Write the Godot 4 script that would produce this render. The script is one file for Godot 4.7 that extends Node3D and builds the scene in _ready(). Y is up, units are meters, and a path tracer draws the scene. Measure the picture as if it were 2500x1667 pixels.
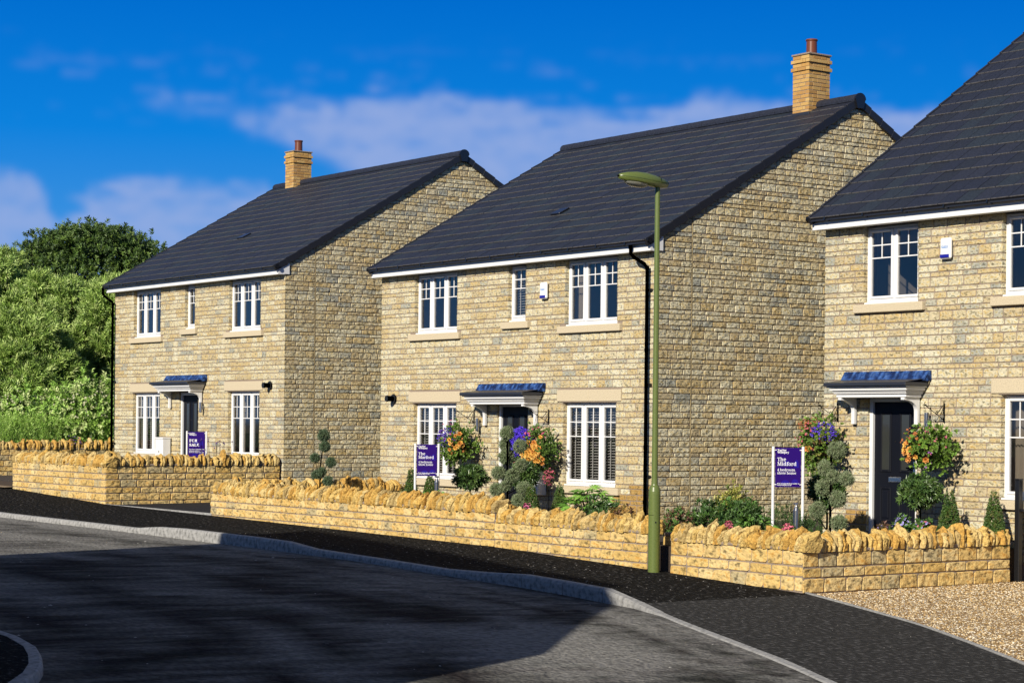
extends Node3D
# A row of three stone houses behind low drystone-topped garden walls, seen from across the road.
# x runs along the street, z towards the road, y up; metres. y = 0 is the floor of the middle house.

var rng := RandomNumberGenerator.new()
var M := {}
const CAM := Vector3(27.531, 1.658, 22.841)

# ------------------------------------------------------------------ helpers
class MB:
	var v := PackedVector3Array()
	var n := PackedVector3Array()
	var c := PackedColorArray()
	var uv := PackedVector2Array()
	var col := Color.WHITE
	func tri(a: Vector3, b: Vector3, d: Vector3) -> void:
		var q := (b - a).cross(d - a).normalized()
		for p: Vector3 in [a, d, b]:
			v.append(p); n.append(q); c.append(col); uv.append(Vector2(p.x, p.z))
	func quad(a: Vector3, b: Vector3, d: Vector3, e: Vector3) -> void:   # counter-clockwise seen from outside
		tri(a, b, d); tri(a, d, e)
	func vert(p: Vector3, q: Vector3) -> void:
		v.append(p); n.append(q); c.append(col); uv.append(Vector2(p.x, p.z))
	func box(lo: Vector3, hi: Vector3, t := Transform3D()) -> void:
		var p := []
		for i in 8:
			p.append(t * Vector3(hi.x if i & 1 else lo.x, hi.y if i & 2 else lo.y, hi.z if i & 4 else lo.z))
		quad(p[4], p[5], p[7], p[6]); quad(p[1], p[0], p[2], p[3])
		quad(p[5], p[1], p[3], p[7]); quad(p[0], p[4], p[6], p[2])
		quad(p[6], p[7], p[3], p[2]); quad(p[0], p[1], p[5], p[4])
	func bbox(lo: Vector3, hi: Vector3, b: float, t := Transform3D()) -> void:   # box with chamfered edges
		var m := (lo + hi) * 0.5
		var h := (hi - lo) * 0.5
		var f := func(sx: float, sy: float, sz: float, k: int) -> Vector3:
			var o := Vector3(h.x - b, h.y - b, h.z - b)
			o[k] = h[k]
			return t * (m + Vector3(o.x * sx, o.y * sy, o.z * sz))
		for s: float in [-1.0, 1.0]:
			var o := [[-1, -1], [1, -1], [1, 1], [-1, 1]]
			if s < 0: o.reverse()
			fquad(f.call(s, o[0][0], o[0][1], 0), f.call(s, o[1][0], o[1][1], 0), f.call(s, o[2][0], o[2][1], 0), f.call(s, o[3][0], o[3][1], 0), t * m)
			fquad(f.call(o[0][1], s, o[0][0], 1), f.call(o[1][1], s, o[1][0], 1), f.call(o[2][1], s, o[2][0], 1), f.call(o[3][1], s, o[3][0], 1), t * m)
			fquad(f.call(o[0][0], o[0][1], s, 2), f.call(o[1][0], o[1][1], s, 2), f.call(o[2][0], o[2][1], s, 2), f.call(o[3][0], o[3][1], s, 2), t * m)
		for i: float in [-1.0, 1.0]:
			for j: float in [-1.0, 1.0]:
				fquad(f.call(i, j, -1, 0), f.call(i, j, 1, 0), f.call(i, j, 1, 1), f.call(i, j, -1, 1), t * m)
				fquad(f.call(i, -1, j, 0), f.call(i, 1, j, 0), f.call(i, 1, j, 2), f.call(i, -1, j, 2), t * m)
				fquad(f.call(-1, i, j, 1), f.call(1, i, j, 1), f.call(1, i, j, 2), f.call(-1, i, j, 2), t * m)
				for k: float in [-1.0, 1.0]:
					var a: Vector3 = f.call(i, j, k, 0); var d: Vector3 = f.call(i, j, k, 1); var e: Vector3 = f.call(i, j, k, 2)
					if (d - a).cross(e - a).dot(a - t * m) > 0: tri(a, d, e)
					else: tri(a, e, d)
	func fquad(a: Vector3, b: Vector3, d: Vector3, e: Vector3, away: Vector3) -> void:
		if (b - a).cross(d - a).dot(a - away) > 0: quad(a, b, d, e)
		else: quad(a, e, d, b)
	func tube(pts: Array, rad: Array, sides := 8, cap := true) -> void:
		var rings := []
		for i in pts.size():
			var p: Vector3 = pts[i]
			var d: Vector3 = (pts[mini(i + 1, pts.size() - 1)] - pts[maxi(i - 1, 0)]).normalized()
			var a := d.cross(Vector3.UP if absf(d.y) < 0.95 else Vector3.RIGHT).normalized()
			var b := a.cross(d)
			var r := []
			for k in sides:
				var t := TAU * k / sides
				var q := a * cos(t) + b * sin(t)
				r.append([p + q * float(rad[mini(i, rad.size() - 1)]), q])
			rings.append(r)
		for i in pts.size() - 1:
			for k in sides:
				var l := (k + 1) % sides
				for w: Array in [rings[i][k], rings[i + 1][k], rings[i + 1][l], rings[i][k], rings[i + 1][l], rings[i][l]]:
					vert(w[0], w[1])
		if cap:
			for e: int in [0, pts.size() - 1]:
				for k in sides:
					if e: tri(pts[e], rings[e][(k + 1) % sides][0], rings[e][k][0])
					else: tri(pts[e], rings[e][k][0], rings[e][(k + 1) % sides][0])
	func lathe(prof: Array, o := Vector3.ZERO, sides := 20) -> void:   # [radius, height] pairs, upwards, smooth round, flat along
		for i in prof.size() - 1:
			var r0: float = prof[i][0]; var y0: float = prof[i][1]; var r1: float = prof[i + 1][0]; var y1: float = prof[i + 1][1]
			var sl := Vector2(y1 - y0, r0 - r1).normalized()
			for k in sides:
				var q := []
				for w: int in [k, k + 1]:
					var t := TAU * w / sides
					q.append(Vector3(cos(t), 0, sin(t)))
				var f := func(d: Vector3, r: float, y: float) -> void:
					vert(o + d * r + Vector3(0, y, 0), (d * sl.x + Vector3(0, sl.y, 0)).normalized())
				f.call(q[0], r0, y0); f.call(q[1], r0, y0); f.call(q[1], r1, y1)
				f.call(q[0], r0, y0); f.call(q[1], r1, y1); f.call(q[0], r1, y1)
	func prism(poly: Array, a: float, b: float, t: Transform3D) -> void:   # a 2D outline (counter-clockwise) pushed along local z from a to b
		var pk := PackedVector2Array(poly)
		var ix := Geometry2D.triangulate_polygon(pk)
		for i in range(0, ix.size(), 3):
			var p: Vector2 = pk[ix[i]]; var q: Vector2 = pk[ix[i + 1]]; var r: Vector2 = pk[ix[i + 2]]
			if (q - p).cross(r - p) < 0:
				var s := q; q = r; r = s
			tri(t * Vector3(p.x, p.y, b), t * Vector3(q.x, q.y, b), t * Vector3(r.x, r.y, b))
			tri(t * Vector3(p.x, p.y, a), t * Vector3(r.x, r.y, a), t * Vector3(q.x, q.y, a))
		for i in pk.size():
			var p := pk[i]; var q := pk[(i + 1) % pk.size()]
			quad(t * Vector3(p.x, p.y, a), t * Vector3(q.x, q.y, a), t * Vector3(q.x, q.y, b), t * Vector3(p.x, p.y, b))
	func add(src: Array, t: Transform3D, colour: Color) -> void:   # src = [vertices, normals]
		var inv := t.basis.inverse().transposed()
		var sv: PackedVector3Array = src[0]; var sn: PackedVector3Array = src[1]
		for i in sv.size():
			var p := t * sv[i]
			v.append(p); n.append((inv * sn[i]).normalized()); c.append(colour); uv.append(Vector2(p.x, p.z))
	func mesh() -> ArrayMesh:
		var a := []
		a.resize(Mesh.ARRAY_MAX)
		a[Mesh.ARRAY_VERTEX] = v; a[Mesh.ARRAY_NORMAL] = n; a[Mesh.ARRAY_COLOR] = c; a[Mesh.ARRAY_TEX_UV] = uv
		var m := ArrayMesh.new()
		m.add_surface_from_arrays(Mesh.PRIMITIVE_TRIANGLES, a)
		return m

var taken := {}
func numbered(s: String) -> String:
	taken[s] = taken.get(s, -1) + 1
	return s if taken[s] == 0 else "%s_%03d" % [s, taken[s]]

func thing(called: String, label: String, category: String, at := Vector3.ZERO, group := "") -> Node3D:
	var o := Node3D.new()
	o.name = numbered(called)
	add_child(o)
	o.position = at
	o.set_meta("label", label); o.set_meta("category", category)
	if group: o.set_meta("group", group)
	return o

func put(mesh: Mesh, called: String, m: Material, parent: Node, t := Transform3D()) -> MeshInstance3D:
	var o := MeshInstance3D.new()
	o.mesh = mesh
	o.name = called
	o.material_override = m
	o.transform = t
	if parent == self: o.name = numbered(called)
	parent.add_child(o, true)
	return o

func part(b: MB, called: String, m: Material, parent: Node) -> MeshInstance3D:
	return put(b.mesh(), called, m, parent)

func structure(b: MB, called: String, m: Material) -> MeshInstance3D:
	var o := part(b, called, m, self)
	o.set_meta("kind", "structure")
	return o

func stuff(o: Node) -> Node:
	o.set_meta("kind", "stuff")
	return o

func many(mesh: Mesh, m: Material, ts: Array, cs: Array, called: String, parent: Node) -> MultiMeshInstance3D:
	var mm := MultiMesh.new()
	mm.transform_format = MultiMesh.TRANSFORM_3D
	mm.use_colors = not cs.is_empty()
	mm.mesh = mesh
	mm.instance_count = ts.size()
	for i in ts.size():
		mm.set_instance_transform(i, ts[i])
		if cs: mm.set_instance_color(i, cs[i])
	var o := MultiMeshInstance3D.new()
	o.multimesh = mm
	o.material_override = m
	o.name = called
	parent.add_child(o, true)
	o.set_meta("kind", "stuff")
	return o

func R(a: float, b: float) -> float: return rng.randf_range(a, b)
func lin(r: float, g: float, b: float) -> Color: return Color(r, g, b).linear_to_srgb()
func pick(a: Array) -> Variant: return a[rng.randi() % a.size()]

func interp(x: float, xs: Array, ys: Array) -> float:
	if x <= xs[0]: return ys[0]
	for i in range(1, xs.size()):
		if x <= xs[i]: return lerpf(ys[i - 1], ys[i], (x - xs[i - 1]) / (xs[i] - xs[i - 1]))
	return ys[-1]

# height of the pavement; the street falls gently to the right
func H(x: float, z: float) -> float:
	var a := interp(x, [-60, -40, -18.5, -13.2, -8.3, 1.3, 5.15, 8.2, 14, 30, 60], [0.6, 0.45, 0.08, -0.10, -0.14, -0.235, -0.354, -0.466, -0.62, -1.0, -1.5])
	var b := interp(x, [-40, -12, 1, 8, 40], [-0.12, -0.11, -0.06, -0.01, -0.01])
	return a + b * clampf((z - 4.3) / 2.6, 0, 1)

# ------------------------------------------------------------------ textures and materials
func noise_tex(seed_: int, freq: float, ramp: Array, size := 512, octaves := 4, kind := FastNoiseLite.TYPE_SIMPLEX_SMOOTH, normal := 0.0, stretch := 1.0) -> NoiseTexture2D:
	var f := FastNoiseLite.new()
	f.seed = seed_; f.frequency = freq; f.noise_type = kind; f.fractal_octaves = octaves
	var t := NoiseTexture2D.new()
	t.width = size; t.height = int(size * stretch); t.seamless = true; t.noise = f; t.generate_mipmaps = false
	if normal > 0:
		t.as_normal_map = true; t.bump_strength = normal
	elif ramp:
		var g := Gradient.new()
		g.offsets = PackedFloat32Array(ramp.map(func(a: Array) -> float: return a[0]))
		g.colors = PackedColorArray(ramp.map(func(a: Array) -> Color: return a[1]))
		t.color_ramp = g
	return t

func mat(colour: Color, rough: float, o := {}) -> StandardMaterial3D:
	var m := StandardMaterial3D.new()
	m.albedo_color = colour; m.roughness = rough
	for k: String in o: m.set(k, o[k])
	return m

func tri_mat(colour: Color, rough: float, tex: Texture2D, norm: Texture2D, period: float, nscale := 1.0, vc := false) -> StandardMaterial3D:
	var m := mat(colour, rough)
	m.uv1_triplanar = true; m.uv1_world_triplanar = true; m.uv1_scale = Vector3.ONE / period
	if tex: m.albedo_texture = tex
	if norm:
		m.normal_enabled = true; m.normal_texture = norm; m.normal_scale = nscale
	m.vertex_color_use_as_albedo = vc
	return m

func g(v: float) -> Color: return Color(v, v, v)

func make_materials() -> void:
	var flecks := noise_tex(3, 0.024, [[0.0, Color(0.46, 0.46, 0.44)], [0.23, Color(0.64, 0.63, 0.58)], [0.32, Color(0.83, 0.81, 0.75)], [0.42, Color(0.95, 0.94, 0.91)], [0.56, Color(1, 0.99, 0.97)], [0.66, Color(0.97, 0.93, 0.82)], [0.76, Color(0.93, 0.855, 0.66)], [1.0, Color(0.87, 0.76, 0.52)]], 1024, 6)
	var rock := noise_tex(5, 0.03, [], 512, 4, FastNoiseLite.TYPE_SIMPLEX_SMOOTH, 9.0)
	var fine := noise_tex(9, 0.06, [], 512, 4, FastNoiseLite.TYPE_SIMPLEX_SMOOTH, 5.0)
	var grain := noise_tex(11, 0.05, [[0.0, g(0.72)], [0.5, g(0.93)], [1.0, g(1.0)]], 512, 4)
	M.stone = tri_mat(Color.WHITE, 0.95, flecks, rock, 1.9, 0.55, true)
	M.stone.uv1_scale = Vector3(0.40, 0.66, 0.40)
	M.wallstone = tri_mat(Color.WHITE, 0.95, noise_tex(23, 0.016, [[0.0, Color(0.45, 0.45, 0.43)], [0.22, Color(0.62, 0.59, 0.53)], [0.31, Color(0.84, 0.80, 0.72)], [0.45, Color(0.97, 0.93, 0.86)], [0.6, Color(1, 0.96, 0.88)], [1.0, Color(0.86, 0.68, 0.40)]], 1024, 5), rock, 2.1, 0.6, true)
	M.wallstone.uv1_scale = Vector3(0.36, 0.60, 0.36)
	M.coping = tri_mat(Color.WHITE, 0.95, noise_tex(29, 0.03, [[0.0, Color(0.48, 0.45, 0.40)], [0.30, Color(0.70, 0.64, 0.54)], [0.42, Color(0.92, 0.88, 0.80)], [0.62, Color(1, 0.97, 0.92)], [1.0, Color(0.80, 0.62, 0.38)]], 512, 5), rock, 0.8, 1.3, true)
	M.mortar = tri_mat(lin(0.30, 0.235, 0.18), 0.95, grain, fine, 0.7, 0.6)
	M.cast = tri_mat(lin(0.62, 0.525, 0.36), 0.9, grain, fine, 0.5, 0.25)
	M.brick = tri_mat(Color.WHITE, 0.9, grain, fine, 0.4, 0.6, true)
	M.tile = tri_mat(Color.WHITE, 0.55, noise_tex(37, 0.03, [[0.0, g(0.62)], [0.45, g(0.86)], [0.62, g(0.96)], [0.78, g(1.05)], [1.0, g(1.5)]], 1024, 5), fine, 1.4, 0.3, true)
	M.tile.metallic_specular = 0.35
	M.verge = mat(lin(0.012, 0.013, 0.018), 0.45)
	M.gutter = mat(lin(0.008, 0.009, 0.013), 0.25)
	M.upvc = mat(lin(0.68, 0.68, 0.675), 0.4)
	M.white = mat(lin(0.68, 0.68, 0.675), 0.45)
	M.glass = mat(Color(0.03, 0.035, 0.045, 0.22), 0.02, {"transparency": BaseMaterial3D.TRANSPARENCY_ALPHA, "metallic_specular": 0.55})
	M.door = tri_mat(lin(0.006, 0.007, 0.012), 0.5, grain, null, 0.3)
	M.door.metallic_specular = 0.3
	M.doorglass = mat(lin(0.03, 0.032, 0.03), 0.08)
	M.steel = mat(lin(0.42, 0.42, 0.43), 0.28, {"metallic": 1.0})
	M.chrome = mat(lin(0.6, 0.6, 0.62), 0.2, {"metallic": 1.0})
	M.lead = tri_mat(Color.WHITE, 0.5, noise_tex(41, 0.012, [[0.0, Color(0.06, 0.10, 0.20)], [0.45, Color(0.09, 0.16, 0.32)], [0.58, Color(0.16, 0.28, 0.50)], [1.0, Color(0.40, 0.53, 0.72)]], 512, 5), null, 0.9)
	M.lead.metallic_specular = 0.25
	M.slab = mat(lin(0.022, 0.024, 0.032), 0.4)
	M.iron = mat(lin(0.008, 0.008, 0.009), 0.4)
	M.rubber = mat(lin(0.01, 0.01, 0.011), 0.6)
	M.pot = tri_mat(lin(0.17, 0.05, 0.018), 0.35, grain, null, 0.3)
	M.flue = mat(lin(0.012, 0.012, 0.012), 0.5)
	M.room = mat(lin(0.42, 0.38, 0.33), 0.9)
	M.blind = mat(lin(0.62, 0.61, 0.58), 0.6)
	M.curtain = mat(lin(0.42, 0.36, 0.28), 0.9)
	M.lampgreen = tri_mat(lin(0.125, 0.165, 0.04), 0.35, noise_tex(51, 0.05, [[0.0, g(0.86)], [1.0, g(1.0)]], 256, 3), null, 0.4)
	M.bowl = mat(Color(0.55, 0.55, 0.5, 0.75), 0.15, {"transparency": BaseMaterial3D.TRANSPARENCY_ALPHA})
	M.purple = mat(lin(0.016, 0.001, 0.115), 0.6, {"metallic_specular": 0.2})
	M.purple2 = mat(lin(0.014, 0.006, 0.20), 0.6, {"metallic_specular": 0.2})
	M.letter = mat(lin(0.85, 0.85, 0.85), 0.6)
	M.evans = mat(lin(0.05, 0.22, 0.55), 0.6)
	M.bell = mat(lin(0.012, 0.012, 0.25), 0.3)
	M.kerb = tri_mat(lin(0.36, 0.355, 0.34), 0.9, noise_tex(61, 0.02, [[0.0, g(0.55)], [0.4, g(0.85)], [1.0, g(1.0)]], 512, 5), fine, 1.1, 0.5)
	var tar := noise_tex(71, 0.12, [], 512, 3, FastNoiseLite.TYPE_SIMPLEX_SMOOTH, 8.0)
	M.pave = tri_mat(Color.WHITE, 0.9, noise_tex(67, 0.03, [[0.0, lin(0.0085, 0.0083, 0.008)], [0.5, lin(0.0115, 0.0113, 0.011)], [0.62, lin(0.015, 0.0148, 0.0145)], [0.70, lin(0.034, 0.033, 0.032)], [0.8, lin(0.08, 0.078, 0.075)], [1.0, lin(0.20, 0.195, 0.185)]], 1024, 6), tar, 2.6, 0.4)
	M.pave.uv1_scale = Vector3(0.24, 0.4, 0.42)
	M.pave.metallic_specular = 0.08
	M.crossing = tri_mat(Color.WHITE, 0.9, noise_tex(69, 0.03, [[0.0, lin(0.024, 0.0237, 0.023)], [0.5, lin(0.035, 0.0345, 0.0335)], [0.62, lin(0.046, 0.045, 0.044)], [0.72, lin(0.085, 0.083, 0.08)], [1.0, lin(0.19, 0.185, 0.175)]], 1024, 6), tar, 2.2, 0.35)
	M.crossing.uv1_scale = Vector3(0.22, 0.4, 0.5)
	M.crossing.metallic_specular = 0.08
	M.drive = tri_mat(lin(0.03, 0.03, 0.034), 0.9, grain, fine, 1.3, 0.8)
	M.drive.metallic_specular = 0.2
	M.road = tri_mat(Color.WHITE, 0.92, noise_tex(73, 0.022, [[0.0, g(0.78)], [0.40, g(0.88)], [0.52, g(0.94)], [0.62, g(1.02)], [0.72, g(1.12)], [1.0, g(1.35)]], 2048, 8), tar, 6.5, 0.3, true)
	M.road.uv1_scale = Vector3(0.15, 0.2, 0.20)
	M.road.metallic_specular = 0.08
	M.soil = tri_mat(lin(0.045, 0.03, 0.02), 1.0, grain, fine, 0.8, 1.0)
	M.lawn = tri_mat(lin(0.035, 0.075, 0.012), 1.0, grain, fine, 0.9, 1.0)
	M.gravel = tri_mat(lin(0.38, 0.28, 0.15), 1.0, noise_tex(83, 0.12, [[0.0, Color(0.35, 0.30, 0.25)], [0.5, Color(0.85, 0.75, 0.6)], [1.0, Color(1, 1, 0.95)]], 512, 2), fine, 0.8, 1.0)
	M.pebble = mat(Color.WHITE, 0.8, {"vertex_color_use_as_albedo": true})
	M.path = tri_mat(lin(0.30, 0.22, 0.13), 0.95, grain, fine, 0.8, 0.6)
	M.leaf = mat(Color.WHITE, 0.55, {"vertex_color_use_as_albedo": true, "cull_mode": BaseMaterial3D.CULL_DISABLED, "backlight_enabled": true, "backlight": Color(0.30, 0.36, 0.10)})
	M.gloss = mat(Color.WHITE, 0.38, {"vertex_color_use_as_albedo": true, "cull_mode": BaseMaterial3D.CULL_DISABLED})
	M.petal = mat(Color.WHITE, 0.7, {"vertex_color_use_as_albedo": true, "cull_mode": BaseMaterial3D.CULL_DISABLED, "backlight_enabled": true, "backlight": Color(0.25, 0.15, 0.08)})
	M.bark = tri_mat(lin(0.13, 0.10, 0.065), 0.95, grain, fine, 0.4, 1.0)
	M.stem = tri_mat(lin(0.34, 0.29, 0.16), 0.9, grain, null, 0.3)
	M.twig = tri_mat(lin(0.22, 0.20, 0.14), 0.9, grain, null, 0.3)
	M.cane = mat(lin(0.30, 0.24, 0.13), 0.8)
	M.brickwall = tri_mat(lin(0.30, 0.22, 0.13), 0.95, grain, fine, 0.8, 0.6)
	M.coco = mat(lin(0.12, 0.07, 0.03), 1.0)

# ------------------------------------------------------------------ stones
var stone_src := []     # rough pitched faces in a unit cell: x, y in -0.5..0.5, z = 0 at the joint, about 1 at the face
var coping_src := []
var tones := []         # house stone
var wtones := []        # garden wall stone
var ctones := []        # coping
var stone_mesh := {}

func grid_stone(seed_: int) -> Array:
	var f := FastNoiseLite.new()
	f.seed = seed_; f.frequency = 1.0
	var nx := 7; var ny := 5
	var P := []
	for j in ny:
		for i in nx:
			var x := (float(i) / (nx - 1) - 0.5); var y := (float(j) / (ny - 1) - 0.5)
			var edge := i == 0 or j == 0 or i == nx - 1 or j == ny - 1
			var z := 0.0
			if not edge:
				x *= 1.39 if i == 1 or i == nx - 2 else 1.12
				y *= 1.72 if j == 1 or j == ny - 2 else 1.0
				z = 0.80 + 0.45 * f.get_noise_2d(x * 2.3, y * 1.7) + 0.30 * f.get_noise_2d(x * 6 + 9, y * 5) + R(-0.12, 0.12)
				if (i == 1 or i == nx - 2): z -= 0.12
				x += R(-0.012, 0.012); y += R(-0.02, 0.02)
			else:
				x += 0.018 * f.get_noise_2d(y * 5, 3 + x * 9); y += 0.03 * f.get_noise_2d(x * 5, 7 + y * 9)
				if (i == 0 or i == nx - 1) and (j == 0 or j == ny - 1):
					x *= 0.975; y *= 0.94
			P.append(Vector3(x, y, z))
	return smooth_grid(P, nx, ny)

func smooth_grid(P: Array, nx: int, ny: int) -> Array:
	# a rough but level face inside a crisp arris
	var sc := Vector3(0.30, 0.12, 0.02)
	var N := []
	for p: Vector3 in P: N.append(Vector3.ZERO)
	var tris := []
	for j in ny - 1:
		for i in nx - 1:
			var a := j * nx + i
			var rim := i == 0 or j == 0 or i == nx - 2 or j == ny - 2
			for t: Array in [[a, a + 1, a + nx + 1], [a, a + nx + 1, a + nx]]:
				var q: Vector3 = ((P[t[1]] - P[t[0]]) * sc).cross((P[t[2]] - P[t[0]]) * sc)
				if not rim:
					for k: int in t: N[k] += q
				tris.append([t, rim, q.normalized()])
	var v := PackedVector3Array(); var n := PackedVector3Array()
	for e: Array in tris:
		for k: int in [e[0][0], e[0][2], e[0][1]]:
			v.append(P[k])
			var q: Vector3 = e[2] if e[1] else N[k].normalized()
			n.append((q * sc).normalized())   # so that the stretch to the real size gives true normals
	return [v, n]

func coping_stone(seed_: int) -> Array:
	# an upright split slab: x along the wall (thickness), y up 0..1, z across the wall
	var rg := RandomNumberGenerator.new()
	rg.seed = seed_
	var pk := rg.randf_range(-0.28, 0.28)
	var outline := [Vector2(-0.48, -0.12), Vector2(-0.52, 0.25), Vector2(-0.47, 0.52), Vector2(-0.34, 0.76), Vector2(pk - 0.16, 0.93), Vector2(pk, 1.0), Vector2(pk + 0.2, 0.90), Vector2(0.36, 0.72), Vector2(0.49, 0.48), Vector2(0.51, 0.2), Vector2(0.47, -0.12)]
	for i in range(1, 10): outline[i] += Vector2(rg.randf_range(-0.07, 0.07), rg.randf_range(-0.07, 0.07))
	var rings := []
	for e: Array in [[-0.5, 0.80], [-0.27, 1.0], [0.24, 1.02], [0.5, 0.78]]:
		var r := []
		for p: Vector2 in outline:
			var q: Vector2 = (p - Vector2(0, 0.4)) * (e[1] + rg.randf_range(-0.06, 0.06)) + Vector2(0, 0.4)
			r.append(Vector3(e[0] + rg.randf_range(-0.13, 0.13) + (p.y - 0.3) * rg.randf_range(-0.1, 0.1), minf(q.y, p.y + 0.05) if p.y > 0 else -0.12, q.x))
		rings.append(r)
	var faces := []
	var m := outline.size()
	for k in 3:
		for i in m:
			var j := (i + 1) % m
			faces.append([rings[k][i], rings[k][j], rings[k + 1][j]])
			faces.append([rings[k][i], rings[k + 1][j], rings[k + 1][i]])
	for e: int in [0, 3]:
		var c := Vector3.ZERO
		for p: Vector3 in rings[e]: c += p / m
		c.x += rg.randf_range(-0.06, 0.06)
		for i in m: faces.append([c, rings[e][i], rings[e][(i + 1) % m]])
	var sc := Vector3(0.085, 0.22, 0.28)
	var v := PackedVector3Array(); var n := PackedVector3Array()
	for f: Array in faces:
		var q: Vector3 = ((f[1] - f[0]) * sc).cross((f[2] - f[0]) * sc)
		var mid: Vector3 = (f[0] + f[1] + f[2]) / 3.0 - Vector3(0, 0.4, 0)
		var o := f
		if q.dot(mid * sc) < 0:
			q = -q; o = [f[0], f[2], f[1]]
		for p: Vector3 in [o[0], o[2], o[1]]:
			v.append(p); n.append((q.normalized() * sc).normalized())
	return [v, n]

func make_stones() -> void:
	for i in 12: stone_src.append(grid_stone(100 + i * 7))
	for i in 16: coping_src.append(coping_stone(300 + i * 5))
	tones = [[0.54, 0.496, 0.365], [0.527, 0.467, 0.321], [0.571, 0.538, 0.412], [0.492, 0.407, 0.236], [0.531, 0.482, 0.34], [0.585, 0.561, 0.445], [0.504, 0.421, 0.256], [0.465, 0.398, 0.265], [0.554, 0.515, 0.383], [0.402, 0.398, 0.34], [0.348, 0.355, 0.321], [0.527, 0.482, 0.35], [0.384, 0.252, 0.088]].map(func(a: Array) -> Color: return Color(a[0], a[1], a[2]))
	wtones = [[0.627, 0.507, 0.262], [0.603, 0.468, 0.207], [0.647, 0.542, 0.308], [0.56, 0.414, 0.16], [0.618, 0.488, 0.239], [0.579, 0.443, 0.193], [0.637, 0.527, 0.284], [0.454, 0.404, 0.266], [0.608, 0.473, 0.216], [0.54, 0.404, 0.166]].map(func(a: Array) -> Color: return Color(a[0], a[1], a[2]))
	ctones = [[0.618, 0.458, 0.167], [0.579, 0.398, 0.117], [0.637, 0.517, 0.242], [0.531, 0.343, 0.092], [0.618, 0.478, 0.187], [0.454, 0.363, 0.175], [0.647, 0.537, 0.267], [0.56, 0.368, 0.1]].map(func(a: Array) -> Color: return Color(a[0], a[1], a[2]))

func shared(kind: String, src: Array, i: int, tone: int, list: Array) -> ArrayMesh:
	var key := "%s %d %d" % [kind, i, tone]
	if not stone_mesh.has(key):
		var b := MB.new()
		b.add(src[i], Transform3D(), list[tone])
		stone_mesh[key] = b.mesh()
	return stone_mesh[key]

func tone_of(list: Array) -> int:
	var k := rng.randi() % list.size()
	if list == tones:
		if k == 12 or (k >= 9 and k <= 10 and rng.randf() < 0.45): k = rng.randi() % 9     # the last one is the damp-stained stone near the ground
	return k

# lays courses on a plane: origin o, u along, up, out. Returns a list of [transform, shape, tone, showing]
func lay(o: Vector3, u: Vector3, out: Vector3, width: float, courses: Array, lens: Array, holes: Array, list: Array, proud: float, joint := 0.012) -> Array:
	var res := []
	var y := 0.0
	for h: float in courses:
		# free stretches of this course
		var cuts := [[0.0, width]]
		for r: Array in holes:     # [u0, u1, y0, y1]
			if y + h * 0.5 > r[2] and y + h * 0.5 < r[3]:
				var nc := []
				for c: Array in cuts:
					if r[1] <= c[0] or r[0] >= c[1]: nc.append(c); continue
					if r[0] - c[0] > 0.05: nc.append([c[0], r[0]])
					if c[1] - r[1] > 0.05: nc.append([r[1], c[1]])
				cuts = nc
		for c: Array in cuts:
			var x: float = c[0]
			while x < c[1] - 0.01:
				var w := R(lens[0], lens[1]) * (0.85 if h > 0.14 else 1.0)
				if c[1] - x - w < 0.12: w = c[1] - x
				if w > lens[1] * 1.35: w *= 0.5
				var p := o + u * (x + w * 0.5) + Vector3(0, y + h * 0.5, 0)
				var t := Transform3D(Basis(u * (w - joint), Vector3(0, h - joint, 0), out * (proud * R(0.8, 1.25))), p)
				var d := CAM - p
				res.append([t, rng.randi() % stone_src.size(), tone_of(list), w * h * absf(d.normalized().dot(out)) / d.length_squared()])
				x += w
		y += h
	return res

# the stones that show largest become parts of their own, the rest one mesh
func place_stones(all: Array, keep: int, list: Array, kind: String, m: Material, parent: Node, clip = null, local := Vector3.ZERO) -> void:
	all.sort_custom(func(a: Array, b: Array) -> bool: return a[3] > b[3])
	var rest := MB.new()
	for i in all.size():
		var s: Array = all[i]
		var t: Transform3D = s[0]
		t.origin -= local
		if i < keep and s[3] > 0:
			put(shared(kind, stone_src, s[1], s[2], list), "stone", m, parent, t)
		else:
			rest.add(stone_src[s[1]], t, list[s[2]])
	if rest.v.size():
		if clip != null:
			for i in rest.v.size(): rest.v[i] = clip.call(rest.v[i])
		stuff(part(rest, "stone_courses", m, parent))

func coursing(height: float, big: Array) -> Array:
	var res := []
	var y := 0.0
	var pat := "Tsmm" + "Tsmms" + "Tmm" + "Tsmms" + "Tsmm"
	var k := 0
	while y < height:
		var h: float = {"T": big[0], "m": big[1], "s": big[2]}[pat[k % pat.length()]]
		res.append(h)
		y += h; k += 1
	return res

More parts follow.
